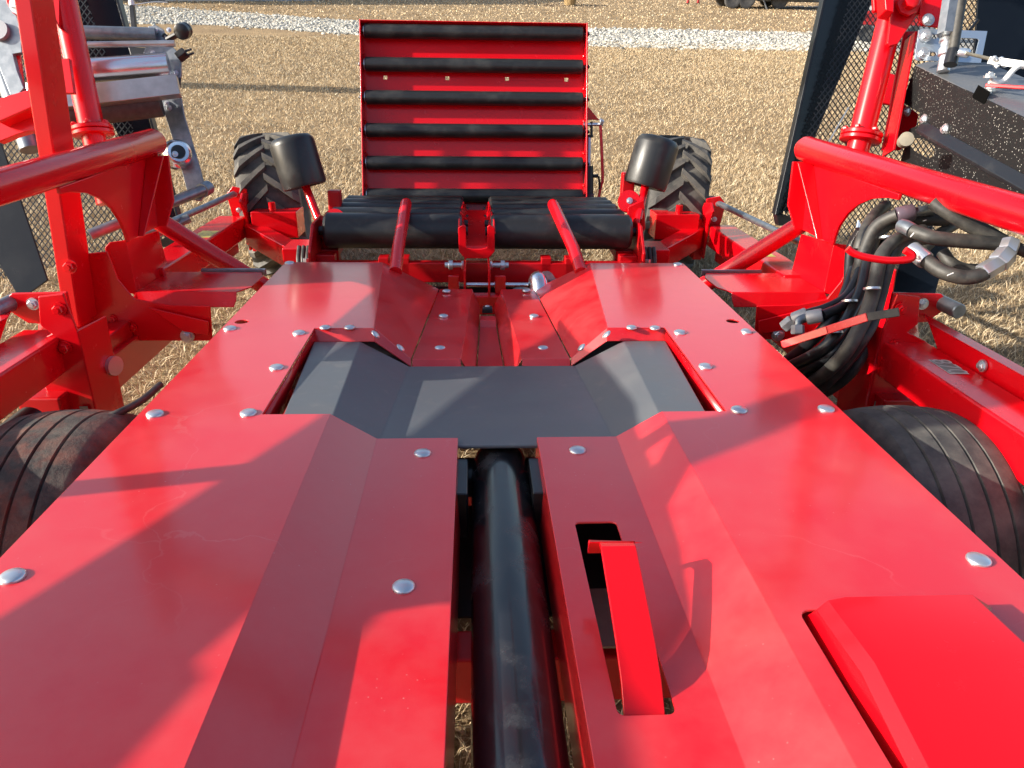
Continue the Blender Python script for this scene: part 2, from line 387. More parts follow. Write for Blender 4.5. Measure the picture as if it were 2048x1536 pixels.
# --- bolts share three meshes
def dome_mesh(r, h):
    prof = [(r, -.002), (r, .0015)] + [(r*math.cos(R(a)), .0015+h*math.sin(R(a))) for a in (12, 28, 45, 62, 78)] + [(.0005, .0015+h)]
    return MB().lathe(prof, (0, 0, 0), (0, 0, 1), 20).mesh('bolt', 'zinc', 50)
def hex_mesh(r, h, m='zinc'):
    b = MB().lathe([(r*1.35, -.002), (r*1.35, .003)], (0, 0, 0), (0, 0, 1), 18)
    b.lathe([(r, .003), (r, h*.85), (r*.86, h)], (0, 0, 0), (0, 0, 1), 6); b.lathe([(r*.5, h), (r*.5, h*1.35)], (0, 0, 0), (0, 0, 1), 10)
    return b.mesh('bolt', m, 30)
DOME = dome_mesh(.021, .007); HEX = hex_mesh(.012, .010); HEXRED = hex_mesh(.014, .013, 'red'); HEXBLK = hex_mesh(.012, .014, 'black')
def bolt(p, parent, n=(0, 0, 1), me=None, sc=1.0, name='bolt'):
    o = bpy.data.objects.new(name, me or DOME); o.location = p
    o.rotation_euler = Vector(n).to_track_quat('Z', 'Y').to_euler(); o.scale = (sc,)*3
    return link(o, parent)

# --- deck: two folded sheets, each with wing, slope and centre flat, cut out for the grey belt
YN, YE, YC, YF = .22, 3.30, 1.716, 2.385          # near end, far end, belt opening
XW, XO, XFF, XCF, XIN = .585, .888, .418, .306, .101
ZC = -.070
def deck(s):
    f = []
    def S(pts): return [(s*p[0], p[1], p[2]) for p in pts]
    wing = S([(XO, YN, 0), (XO, YE, 0), (.462, YE, 0), (.390, YF, 0), (XW, YF, 0), (XW, YC, 0), (XFF, YC, 0), (XFF, YN, 0)])
    holes = []
    if s > 0: holes = [rrect(.462, .56, .745, .952, .02, 0)]
    holes.append([(s*.842+.022*math.cos(a), 2.455+.022*math.sin(a), 0) for a in [i*math.pi/6 for i in range(12)]])
    f.append((wing, holes))
    f.append(S([(XFF, YN, 0), (XFF, YC, 0), (XCF, YC, ZC), (XCF, YN, ZC)]))
    flat = S([(XCF, YN, ZC), (XCF, YC, ZC), (XIN, YC, ZC), (XIN, YN, ZC)])
    if s > 0: f.append((flat, [rrect(.149, .815, .236, 1.322, .012, ZC)]))
    else: f.append(flat)
    f.append(S([(XIN, YN, ZC), (XIN, YC, ZC), (XIN-.008, YC, -.20), (XIN-.008, YN, -.20)]))           # inner turned-down flange
    f.append(S([(XO, YN, 0), (XO, YE, 0), (XO+.006, YE, -.075), (XO+.006, YN, -.075)]))              # outer turned-down flange
    o = sheet('deck_panel', f, 'deck', WRAP, th=.005, bev=.007)
    o['label'] = 'left half of the red folded steel deck' if s < 0 else 'right half of the red folded steel deck with lever slot'
    # rear slopes, centre flats and folded front lips
    r = []
    r.append(S([(.390, YF, 0), (.462, YE, 0), (.217, YE, -.122), (.272, YF, -.110)]))
    r.append(S([(.390, YF, 0), (.272, YF, -.110), (.270, YF-.022, -.130), (.388, YF-.022, -.040)]))
    r.append(S([(XW+.012, YF+.004, .0), (.390, YF, 0), (.388, YF-.022, -.040), (XW+.012, YF-.022, -.040)]))
    sheet('rear_slope', r, 'deck', o, th=.004, bev=.005)
    c = []
    c.append(S([(.268, YF-.002, -.110), (.213, YE, -.122), (.066, YE, -.122), (.104, YF-.002, -.110)]))
    c.append(S([(.268, YF-.002, -.110), (.104, YF-.002, -.110), (.103, YF-.024, -.138), (.268, YF-.024, -.138)]))
    c.append(S([(.104, YF-.002, -.110), (.066, YE, -.122), (.030, YE-.03, -.20), (.055, YF-.002, -.20)]))
    sheet('rear_centre_plate', c, 'deck', o, th=.004, bev=.005)
    # window edge flange beside the belt and closing wall of the belt opening
    sheet('window_flange', [S([(XW, YC+.002, -.0055), (XW, YF-.03, -.0055), (XW+.004, YF-.03, -.085), (XW+.004, YC+.002, -.085)])], 'red', o, th=.004, bev=0, ref=(s, 0, 0))
    return o
DL, DR = deck(-1), deck(1)
for (u, v) in ((310, 828), (25, 1153), (579, 526), (460, 657), (553, 735), (598, 666), (497, 826)): bolt(at(u, v, z=.001), DL)
for (u, v) in ((1652, 818), (1957, 1120), (1355, 529), (1494, 663), (1411, 733), (1360, 665), (1478, 820)): bolt(at(u, v, z=.001), DR)
for s, dk, lst in ((-1, DL, ((650, 655), (699, 655))), (1, DR, ((1263, 655), (1310, 656)))):
    for (u, v) in lst: bolt(at(u, v, z=.002), dk, sc=.85)
for dk, lst in ((DL, ((845, 907), (807, 1174))), (DR, ((1155, 901),))):
    for (u, v) in lst: bolt(at(u, v, z=ZC), dk)
for dk, lst in ((DL, ((893, 582), (887, 632), (880, 696))), (DR, ((1053, 581), (1068, 632), (1086, 696)))):
    for (u, v) in lst: bolt(at(u, v, z=-.113), dk, sc=.9)
nl = Vector((-.110, .0, .118)).normalized()
for dk, s, lst in ((DL, -1, ((751, 669), (801, 696))), (DR, 1, ((1213, 669), (1163, 695)))):
    for (u, v) in lst: bolt(on(u, v, (s*.390, YF, .001), (-s*.110, 0, .118)), dk, n=(-s*.110, 0, .118), sc=.8)
# channel between the rear flats, with its rubber stop
ch = sheet('centre_channel', [[(-.057, 2.2, -.197), (.057, 2.2, -.197), (.034, 2.98, -.197), (-.034, 2.98, -.197)],
                              [(-.034, 2.98, -.197), (.034, 2.98, -.197), (.034, 3.00, -.172), (-.034, 3.00, -.172)],
                              [(-.034, 3.00, -.172), (.034, 3.00, -.172), (.032, 3.06, -.172), (-.032, 3.06, -.172)]], 'deck', WRAP, th=.004, bev=.006)
pb = at(975, 620, z=-.16)
MB().lathe([(.034, 0), (.030, .022), (.018, .026)], (pb.x, pb.y+.02, -.175), (0, 0, 1), 4).build('rubber_stop', 'black', ch, bev=.004)
bolt((pb.x, pb.y+.02, -.149), ch, sc=.5)

# --- grey belt plate across the opening
nearp = [(-.536, -.010), (-.414, -.010), (-.303, -.080), (.303, -.080), (.414, -.010), (.536, -.010)]
farp = [(-.582, -.033), (-.432, -.033), (-.276, -.121), (.280, -.121), (.440, -.033), (.582, -.033)]
yb0, yb1 = 1.690, 2.345
facets = [[(nearp[i][0], yb0, nearp[i][1]), (nearp[i+1][0], yb0, nearp[i+1][1]), (farp[i+1][0], yb1, farp[i+1][1]), (farp[i][0], yb1, farp[i][1])] for i in range(5)]
facets += [[(nearp[0][0], yb0, nearp[0][1]), (farp[0][0], yb1, farp[0][1]), (-.596, yb1, -.10), (-.55, yb0, -.10)],
           [(nearp[5][0], yb0, nearp[5][1]), (farp[5][0], yb1, farp[5][1]), (.596, yb1, -.10), (.55, yb0, -.10)]]
b = sheet('belt', facets, 'belt', WRAP, th=.010, bev=.010, seg=4)
b['label'] = 'dark grey ribless belt filling the opening across the deck'

# --- centre roller and the frame under the deck
o = MB().lathe([(.060, 0), (.075, .012), (.075, 1.55), (.070, 1.585), (.052, 1.61), (.02, 1.62)], (.008, .18, -.175), (0, 1, 0), 40).build('centre_roller', mat('glossy_black_tube', (.010, .010, .012), .17, spec=.55, dust=(11, (.13, .125, .12), .5, .75, .35), rvar=.25), WRAP, smooth=30)
fr = empty('under_frame', WRAP)
for (a, b_) in (((-.88, 1.18, -.42), (.88, 1.27, -.30)), ((-.88, 2.30, -.36), (.88, 2.40, -.26)), ((-.88, .30, -.42), (.88, .42, -.30)), ((-.62, 1.83, -.40), (.62, 1.90, -.30))):
    MB().box(a, b_).build('cross_beam', 'darkred', fr, bev=.008)
for s in (-1, 1):
    MB().box((s*.70, .2, -.40), (s*.60, 3.2, -.24)).build('long_beam', 'darkred', fr, bev=.008)
    MB().prism([(s*.103, 1.49, -.10), (s*.103, 1.66, -.10), (s*.103, 1.66, -.16), (s*.103, 1.62, -.22), (s*.103, 1.49, -.22)], (-s*.028, 0, 0)).build('roller_bracket', 'black', fr, bev=.004)
    MB().lathe([(.03, 0), (.034, .005), (.034, .03)], (s*.10, .93, -.36), (-s, 0, 0), 20).build('bearing', 'darkred', fr)
MB().prism([(-.60, 2.372, -.045), (-.39, 2.372, -.045), (-.27, 2.372, -.138), (.27, 2.372, -.138), (.39, 2.372, -.045), (.60, 2.372, -.045), (.60, 2.372, -.30), (-.60, 2.372, -.30)], (0, .006, 0)).build('closing_wall', 'black', fr)
MB().box((-.60, 1.34, -.33), (.60, 1.80, -.325)).build('gap_dark_sheet', 'black', fr)  # black sheet added to darken the gap under the deck
MB().box((.12, 1.16, -.26), (.26, 1.34, -.255)).build('lever_tray', 'ivory', fr)
# belt drums under the opening
for y in (1.74, 2.28): MB().lathe([(.052, 0), (.052, 1.0)], (-.5, y, -.20), (1, 0, 0), 24).build('belt_drum', 'black', fr)

# --- lever standing up through the slot
prof = [(.800, -.125), (.816, -.085), (.860, -.047), (.915, -.020), (.990, .006), (1.085, .036), (1.102, .032), (1.108, .004)]
lv = []
for i in range(len(prof)-1):
    (y0, z0), (y1, z1) = prof[i], prof[i+1]
    w0 = .160 if i < 6 else .142; w1 = .222
    lv.append([(w0, y0, z0), (w1, y0, z0), (w1, y1, z1), (w0, y1, z1)])
o = sheet('lever', lv, 'red', WRAP, th=.008, bev=.003); o['label'] = 'bent red flat bar lever sticking up through the deck slot'

# --- raised hood on the right wing
hp = [(.500, .942, -.004), (.500, .915, .034), (.500, .800, .046), (.500, .56, -.012)]
hood = []
ysz = [(.948, -.012, .018), (.938, .036, .0), (.792, .046, .0), (.40, -.03, .0)]
def hsec(y, z, ins): return [(.474+ins, y, z-.058), (.484+ins, y, z-.024), (.500+ins, y, z-.006), (.528+ins, y, z), (.735-ins, y, z), (.800, y, z-.060)]
secs = [hsec(*q) for q in ysz]
secs[0] = [(p[0], .950, -.012) for p in secs[1]]
for a_, b_ in zip(secs, secs[1:]):
    for i in range(5): hood.append([a_[i], a_[i+1], b_[i+1], b_[i]])
o = sheet('vent_hood', hood, 'red', WRAP, th=.004, bev=.012, seg=4); o['label'] = 'raised red vent hood on the right deck wing'

# --- guide tubes rising from the rear fold
for s, (u0, v0, u1, v1) in ((-1, (790, 532, 813, 403)), (1, (1163, 532, 1104, 405))):
    a0 = at(u0, v0, y=3.24) ; a0.z = -.03; k = at(u0+(u1-u0)*.30, v0+(v1-v0)*.30, y=3.44); e = at(u1, v1, y=3.86)
    d = (e-k).normalized()
    t = MB().tube([a0, k-d*.03, k+d*.03, e-d*.03, e-d*.012, e], [.029, .029, .029, .029, .026, .016], 24)
    t.build('guide_tube', 'red', WRAP)

# --- rear roller table
TAB = empty('roller_table', WRAP)
RX = ((-.80, -.118), (.030, .738))
for i, (y, r, zt) in enumerate(((3.80, .088, .128), (4.00, .085, .122), (4.18, .085, .118), (4.35, .085, .112), (4.50, .085, .105))):
    for (x0, x1) in RX:
        o = MB().lathe([(r-.012, 0), (r, .014), (r, x1-x0-.014), (r-.012, x1-x0)], (x0, y, zt-r), (1, 0, 0), 36).build('roller', 'rubber', TAB, smooth=30)
        for xx, dr in ((x0, -1), (x1, 1)): MB().lathe([(.022, 0), (.022, .03)], (xx, y, zt-r), (dr, 0, 0), 12).build('axle_stub', 'black', TAB)
cxr = -.044
MB().box((-.84, 3.64, -.185), (.78, 3.70, -.085)).build('front_beam', 'darkred', TAB, bev=.006)
MB().box((-.90, 3.40, -.275), (.86, 3.47, -.185)).build('cross_beam', 'red', TAB, bev=.006)
MB().box((-.86, 3.58, -.25), (.80, 3.60, -.19)).build('cross_rod_plate', 'black', TAB)
for s, x in ((-1, -.835), (1, .765)):
    MB().prism([(x, 3.58, -.26), (x, 4.62, -.20), (x, 4.66, .0), (x, 4.2, .02), (x, 3.90, .10), (x, 3.70, .09), (x, 3.58, -.02)], (s*.014, 0, 0)).build('side_plate', 'darkred', TAB, bev=.004)
    for yy in (3.72, 3.84): MB().box((x, yy-.03, -.20), (x-s*.09, yy+.03, -.06)).build('spacer', 'darkred', TAB, bev=.004)
    bolt((x+s*.016, 3.80, .04), TAB, n=(s, 0, 0), me=HEX, sc=1.3)
for x in (-.50, -.40, .30, .42): MB().box((x-.025, 3.64, -.19), (x+.025, 3.72, -.06)).build('spacer', 'darkred', TAB, bev=.004)
# central chute with its upturned cheeks
chute = [[(cxr-.058, 3.66, -.005), (cxr+.058, 3.66, -.005), (cxr+.050, 4.30, .06), (cxr-.050, 4.30, .06)],
         [(cxr-.058, 3.66, -.005), (cxr-.050, 4.30, .06), (cxr-.068, 4.30, .108), (cxr-.082, 3.72, .115), (cxr-.085, 3.66, .06)],
         [(cxr+.058, 3.66, -.005), (cxr+.050, 4.30, .06), (cxr+.068, 4.30, .108), (cxr+.082, 3.72, .115), (cxr+.085, 3.66, .06)],
         [(cxr-.058, 3.66, -.005), (cxr+.058, 3.66, -.005), (cxr+.040, 3.635, -.045), (cxr-.040, 3.635, -.045)]]
sheet('chute', chute, 'red', TAB, th=.008, bev=.006)
def ushape(y, w, top, bot, t):
    pts = [(-w, top), (-w-.012, top+.008), (-w-t, top-.005), (-w-t, bot+.035), (-w-t+.03, bot), (w+t-.03, bot), (w+t, bot+.035), (w+t, top-.005), (w+.012, top+.008), (w, top), (w-.002, bot+t+.02), (w-.03, bot+t+.012), (-w+.03, bot+t+.012), (-w+.002, bot+t+.02)]
    return [(cxr+p[0], y, p[1]) for p in pts]
MB().prism(ushape(3.635, .052, .095, -.062, .036), (0, .014, 0)).build('chute_collar', 'red', TAB, bev=.004)
for s in (-1, 1):
    MB().box((cxr+s*.052, 3.40, -.235), (cxr+s*.062, 3.66, -.06)).build('hinge_plate', 'red', TAB, bev=.003)
    MB().box((cxr+s*.085, 3.44, -.30), (cxr+s*.135, 3.46, -.10)).build('hinge_strap', 'red', TAB, bev=.003)
    o = MB().lathe([(.020, 0), (.022, .008), (.012, .012), (.012, .05), (.024, .052), (.024, .07), (.014, .074), (.014, .09)], (cxr+s*.065, 3.60, -.085), (s, 0, 0), 16).build('pivot_bolt', 'zinc', TAB, smooth=40)
    MB().lathe([(.016, 0), (.016, .03)], (cxr+s*.085, 3.53, -.165), (s, 0, 0), 14).build('pivot_bolt', 'zinc', TAB)
MB().tube([(cxr-.05, 3.53, -.165), (.56, 3.53, -.165)], .012, 14).build('tie_rod', 'alu', TAB)
# clear-cased gearbox elbow seen beside the right rear slope
ELB = empty('pipe_elbow', WRAP)
p0 = at(1080, 566, y=3.36)
MB().tube(spline([p0+Vector((0, -.10, -.075)), p0+Vector((-.004, -.045, -.012)), p0+Vector((-.008, .0, .012)), p0+Vector((-.008, .06, -.02)), p0+Vector((-.006, .10, -.09))], 6), .042, 24).build('pipe', 'alu', ELB)
MB().lathe([(.064, 0), (.064, .012)], p0+Vector((.03, .0, -.01)), (.6, -.5, .25), 22).build('clamp_ring', 'galv', ELB)
MB().lathe([(.060, 0), (.052, .06), (.02, .075)], p0+Vector((-.085, -.03, -.09)), (0, -.2, 1), 22).build('housing', 'galv', ELB)
MB().prism([p0+Vector(q) for q in ((.02, .0, .03), (.10, .0, -.01), (.13, .0, -.08), (.0, .0, -.09))], (0, .10, 0)).build('housing', 'galv', ELB, bev=.006)

# --- tail gate with six black rollers
GATE = empty('tail_gate', WRAP)
g0 = (at(735, 402, y=4.62)+at(1165, 402, y=4.62))/2; g1 = (at(722, 47, y=4.95)+at(1172, 55, y=4.95))/2
gw0 = (at(1165, 402, y=4.62)-at(735, 402, y=4.62)).length/2; gw1 = (at(1172, 55, y=4.95)-at(722, 47, y=4.95)).length/2
GH = gw0
gs = (g1-g0).normalized(); GLEN = (g1-g0).length
gx = Vector((1, .0, 0)); gx = (gx - gs*gx.dot(gs)).normalized(); gn = gx.cross(gs)           # gn points at the camera side
if gn.y > 0: gn = -gn
def GP(x, s, n): return g0 + gx*x + gs*s + gn*n
HW = (gw0+gw1)/2+.004
nr = 6
ss = [(.030 + (GLEN-.075)*i/(nr-1)) for i in range(nr)]
def gbox(x0, x1, s0, s1, n0, n1): return MB().prism([GP(x0, s0, n0), GP(x1, s0, n0), GP(x1, s1, n0), GP(x0, s1, n0)], gn*(n1-n0))
holesq = [GP(x, ss[4]-.060, -.035) for x in (-.535, -.165, .195, .555)]
fct = ([GP(-HW, -.06, -.035), GP(HW, -.06, -.035), GP(HW, GLEN-.01, -.035), GP(-HW, GLEN-.01, -.035)],
       [[c+gx*a*.011+gs*b_*.011 for a, b_ in ((-1, -1), (1, -1), (1, 1), (-1, 1))] for c in holesq])
sheet('back_sheet', [fct, [GP(-HW, GLEN-.01, -.035), GP(HW, GLEN-.01, -.035), GP(HW, GLEN, .052), GP(-HW, GLEN, .052)]], 'red', GATE, th=.004, bev=.003, ref=gn)
for s in (-1, 1):
    o = gbox(s*HW, s*(HW+.008), -.07, GLEN+.004, -.04, .060).build('side_plate', 'red', GATE, bev=.002)
    for i, q in enumerate(ss):
        bolt(GP(s*(HW+.008), q, .012), GATE, n=gx*s, me=HEXBLK)
        if i: bolt(GP(s*(HW-.004), (q+ss[i-1])/2-.03, .0), GATE, n=-gx*s, me=HEXRED, sc=.6)
for q in ss:
    MB().lathe([(.030, 0), (.0405, .006), (.0405, 2*HW-.034), (.030, 2*HW-.028)], GP(-HW+.014, q, .012), gx, 28).build('roller', 'rubber', GATE, smooth=30)
    MB().lathe([(.032, 0), (.032, .004)], GP(-HW+.011, q, .012), gx, 20).build('roller_ring', 'zinc', GATE)
    MB().lathe([(.012, 0), (.012, 2*HW)], GP(-HW, q, .012), gx, 10).build('roller_axle', 'black', GATE)
# lift cylinder and bent rod on the right of the gate
def gd(u, v, y): return at(u, v, y=y)
MB().prism([gd(1170, 212, 4.80), gd(1178, 215, 4.80), gd(1195, 236, 4.80), gd(1200, 240, 4.80), gd(1170, 240, 4.80)], (0, .012, 0)).build('cylinder_lug', 'red', GATE, bev=.002)
CYL = empty('lift_cylinder', WRAP)
c0, c1, c2 = gd(1177, 410, 4.66), gd(1177, 332, 4.70), gd(1178, 272, 4.74)
MB().tube([c0, c1], .030, 20).build('barrel', 'black', CYL)
MB().tube([gd(1177, 400, 4.63), gd(1177, 388, 4.63)], .033, 20).build('barrel_end', 'purple', CYL)
MB().tube([c1, c2], .013, 14).build('piston_rod', mat('chromed_rod', (.45, .38, .45), .15, metal=1.), CYL)
for du in (-7, 6): MB().tube([gd(1177+du, 274, 4.74), gd(1177+du, 244, 4.76)], .0085, 8).build('clevis_arm', 'black', CYL)
MB().bar(gd(1168, 272, 4.74), gd(1186, 272, 4.74), .03, .018).build('clevis_base', 'black', CYL, bev=.004)
MB().tube([gd(1166, 249, 4.76), gd(1206, 249, 4.76)], .011, 14).build('clevis_pin', 'alu', CYL)
bolt(gd(1202, 244, 4.75), CYL, n=(1, -.3, .3), me=HEX, sc=1.4)
MB().tube([gd(1186, 352, 4.68), gd(1196, 352, 4.68)], .011, 10).build('oil_port', 'black', CYL)
MB().tube([gd(1197, 352, 4.68), gd(1199, 365, 4.68), gd(1199, 378, 4.68)], .007, 10).build('hose_tail', 'black', CYL)
MB().tube([gd(1201, 250, 4.76), gd(1203, 290, 4.74), gd(1205, 345, 4.71), gd(1205, 362, 4.70), gd(1201, 375, 4.69), gd(1197, 398, 4.68), gd(1196, 425, 4.66)], .0095, 12).build('bent_rod', 'red', CYL)

# --- black bumper drums on red arms
for s, (ub, vb, ut, vt, ur, vr, yy) in ((-1, (608, 366, 582, 280, 652, 478, 4.05)), (1, (1291, 366, 1317, 282, 1276, 440, 4.05))):
    B = empty('bumper', WRAP)
    a = at(ub, vb, y=yy); e = at(ut, vt, y=yy+.03); d = (e-a).normalized(); Lb = (e-a).length; r = .115
    MB().lathe([(.03, .012), (r-.022, .010), (r-.016, -.020), (r-.004, -.018), (r, -.004), (r, Lb-.022), (r-.006, Lb-.004), (r-.020, Lb+.012), (r-.045, Lb+.018), (.01, Lb+.020)], a, d, 40).build('drum', 'rubber', B, smooth=40)
    rt = at(ur, vr, y=yy-.20)
    MB().tube([rt, a+d*.02], .021, 18).build('arm', 'red', B)
    MB().bar(rt-(a-rt).normalized()*.04, rt+(a-rt)*.45, .05, .02, up=(1, 0, 0)).build('arm_sleeve', 'red', B, bev=.004)
    MB().lathe([(.058, 0), (.058, .018)], rt+Vector((-s*.035, .10, .075)), (0, -1, .4), 24).build('swivel_plate', 'red', B)
    bolt(rt+Vector((-s*.035, .08, .085)), B, n=(0, -1, .4), me=HEX)
    MB().prism([rt+Vector((s*.03, .03, .10)), rt+Vector((-s*.05, .03, .06)), rt+Vector((-s*.05, .03, -.05)), rt+Vector((s*.0, .03, -.13)), rt+Vector((s*.05, .03, -.05))], (0, .02, 0)).build('swivel_bracket', 'red', B, bev=.004)
    MB().box(rt+Vector((s*.03, .28, .02)), rt+Vector((-s*.04, .34, .20))).build('back_post', 'darkred', B, bev=.01)

# --- wheels
def lug_tyre(rad, wid, rim_r):
    t = MB(); n = 56
    prof = [(rim_r, -wid*.40), (rim_r+.03, -wid*.46), (rad*.80, -wid*.50), (rad*.90, -wid*.485), (rad*.945, -wid*.40), (rad*.958, -wid*.2), (rad*.962, 0),
            (rad*.958, wid*.2), (rad*.945, wid*.40), (rad*.90, wid*.485), (rad*.80, wid*.50), (rim_r+.03, wid*.46), (rim_r, wid*.40)]
    t.lathe(prof, (0, 0, 0), (1, 0, 0), n)
    def surf(xf, a, lift): 
        ax = abs(xf)
        rr = np.interp(ax, [0, .2, .40, .485, .5], [rad*.962, rad*.958, rad*.945, rad*.90, rad*.84])+lift
        return Vector((xf*wid, rr*math.cos(a), rr*math.sin(a)))
    N = 19
    for side in (-1, 1):
        for k in range(N):
            a0 = 2*math.pi*(k+(.5 if side > 0 else 0))/N; vs = []; m = 6
            for j in range(m):
                f = j/(m-1); xf = side*(-.02+f*.515); ang = a0+f*.36; hw = .050+.014*f
                lift = .034 if f < .95 else .030
                vs += [surf(xf, ang-hw, -.006), surf(xf, ang+hw, -.006), surf(xf, ang+hw*.78, lift), surf(xf, ang-hw*.78, lift)]
            fs = [tuple(j*4+q for j, q in ((i, a), (i, (a+1) % 4), (i+1, (a+1) % 4), (i+1, a))) for i in range(m-1) for a in range(4)]
            fs += [(3, 2, 1, 0), tuple((m-1)*4+q for q in range(4))]
            if side < 0: fs = [f_[::-1] for f_ in fs]
            t.add(vs, fs)
    return t.mesh('tyre', 'tyre', 32)
def ribbed_tyre(rad, wid, rim_r, m):
    prof = [(rim_r, -wid*.40), (rim_r+.02, -wid*.45), (rad*.78, -wid*.5), (rad*.90, -wid*.49), (rad*.955, -wid*.43)]
    ribs = [-.42, -.26, -.09, .09, .26, .42]
    def rr(f): return rad*(1-.035*(abs(f)/.42)**2)
    for i, f in enumerate(ribs[:-1]):
        f1 = ribs[i+1]
        prof += [(rr(f), f*wid), (rr(f1-.025), (f1-.03)*wid)]
        if i < len(ribs)-2: prof += [(rr(f1)-.008, (f1-.022)*wid), (rr(f1)-.008, (f1-.010)*wid)]
    prof += [(rad*.955, wid*.43), (rad*.90, wid*.49), (rad*.78, wid*.5), (rim_r+.02, wid*.45), (rim_r, wid*.40)]
    t = MB().lathe(prof, (0, 0, 0), (1, 0, 0), 72)
    return t.mesh('tyre', m, 40)
def rim_mesh(r, wd):
    return MB().lathe([(r+.004, -wd*.42), (r-.02, -wd*.38), (r-.03, -wd*.1), (.10, -wd*.05), (.09, -.02-wd*.05), (.05, -.06), (.05, .06), (.09, .02+wd*.05), (.10, wd*.05), (r-.03, wd*.1), (r-.02, wd*.38), (r+.004, wd*.42)], (0, 0, 0), (1, 0, 0), 40).mesh('rim', 'rim', 35)
def wheel(name, tm, rm, c, rotz=0, roty=0, spin=0):
    W = empty(name, WRAP, c); W.rotation_euler = (0, roty, rotz)
    t = link(bpy.data.objects.new('tyre', tm), W); t.rotation_euler.x = spin
    link(bpy.data.objects.new('rim', rm), W); return W
TLUG = lug_tyre(.425, .36, .22); RLUG = rim_mesh(.222, .30)
wheel('rear_wheel', TLUG, RLUG, (-1.32, 4.95, -.03), rotz=R(9), roty=R(-4), spin=.1)
wheel('rear_wheel', TLUG, RLUG, (1.24, 4.95, -.02), rotz=R(-9), roty=R(4), spin=.0)
RR = rim_mesh(.20, .24)
wl = wheel('front_wheel', ribbed_tyre(.415, .32, .20, 'tyre_dirty'), RR, (-1.19, 1.85, -.50)); wl['label'] = 'left ribbed tyre caked with reddish dirt'
wheel('front_wheel', ribbed_tyre(.415, .32, .20, 'tyre'), RR, (1.21, 1.84, -.50))

# --- side beams with their end brackets
def side_beam(s, xi, zt, far):
    S_ = empty('side_beam', WRAP)
    w_, h = .155, .125
    for (ya, yb) in ((.2, 2.44), (3.26, far)): MB().box((s*xi, ya, zt-h), (s*(xi+w_), yb, zt)).build('beam', 'red', S_, bev=.010)
    MB().box((s*(xi+.01), 2.30, zt-.33), (s*(xi+w_-.01), 3.40, zt-.19)).build('beam_link', 'darkred', S_, bev=.008)
    # raised outer strip, bolted through, on the near part only
    sheet('outer_strip', [[(s*(xi+w_+.012), .2, zt-.03), (s*(xi+w_+.012), 2.30, zt-.03), (s*(xi+w_+.012), 2.40, zt+.055), (s*(xi+w_+.012), .2, zt+.055)],
                          [(s*(xi+w_+.012), .2, zt+.055), (s*(xi+w_+.012), 2.40, zt+.055), (s*(xi+w_+.06), 2.52, zt+.055), (s*(xi+w_+.06), .2, zt+.055)]], 'red', S_, th=.006, bev=.004)
    for y in (1.55, 2.08): bolt((s*(xi+w_+.006), y, zt+.022), S_, n=(-s, 0, 0), me=HEX, sc=1.2)
    # lower channel and drag roller under the near half
    MB().box((s*(xi+.03), 2.6, zt-h-.07), (s*(xi+.12), far-.1, zt-h-.004)).build('lower_channel', 'darkred', S_, bev=.006)
    MB().lathe([(.05, 0), (.05, 1.9)], (s*(xi+.05), .3, zt-h-.10), (0, 1, 0), 22).build('drag_roller', 'black', S_)
    # sticker
    y = 3.90 if s < 0 else 3.62
    MB().add([(s*(xi+.012), y, zt+.0012), (s*(xi+.10), y, zt+.0012), (s*(xi+.10), y+.17, zt+.0012), (s*(xi+.012), y+.17, zt+.0012)], [(0, 1, 2, 3) if s > 0 else (3, 2, 1, 0)]).build('warning_sticker', 'yellow', S_, smooth=0)
    # end bracket: cheek plates, gusset, rod
    e = far
    MB().prism([(s*(xi-.008), e-.03, zt-.20), (s*(xi-.008), e+.12, zt-.18), (s*(xi-.008), e+.14, zt+.02), (s*(xi-.008), e+.06, zt+.12), (s*(xi-.008), e-.06, zt+.14), (s*(xi-.008), e-.12, zt+.10), (s*(xi-.008), e-.05, zt+.0)], (-s*.014, 0, 0)).build('end_bracket', 'red', S_, bev=.004)
    MB().prism([(s*(xi-.02), e+.02, zt+.15), (s*(xi+.06), e+.02, zt+.165), (s*(xi+.10), e+.02, zt+.12), (s*(xi+.08), e+.02, zt-.01), (s*(xi-.02), e+.02, zt-.01)], (0, .014, 0)).build('end_plate', 'red', S_, bev=.004)
    MB().prism([(s*(xi-.06), e+.03, zt-.22), (s*(xi-.06), e+.03, zt-.01), (s*(xi-.035), e+.03, zt+.03), (s*(xi-.01), e+.03, zt-.02), (s*(xi-.01), e+.03, zt-.22)], (0, .10, 0)).build('end_block', 'red', S_, bev=.004)
    for (dx, dz) in ((.0, .08), (.05, .12), (.04, .03)): bolt((s*(xi+dx), e+.018, zt+dz), S_, n=(0, -1, 0), me=HEX, sc=.9)
    MB().tube([(s*(xi+.05), e-.0, zt+.125), (s*(xi+.12), e-1.15, zt+.12)], .0165, 16).build('tie_rod', 'galv', S_)
    return S_
SBL = side_beam(-1, 1.40, -.02, 4.52); SBR = side_beam(1, 1.345, -.045, 4.45)
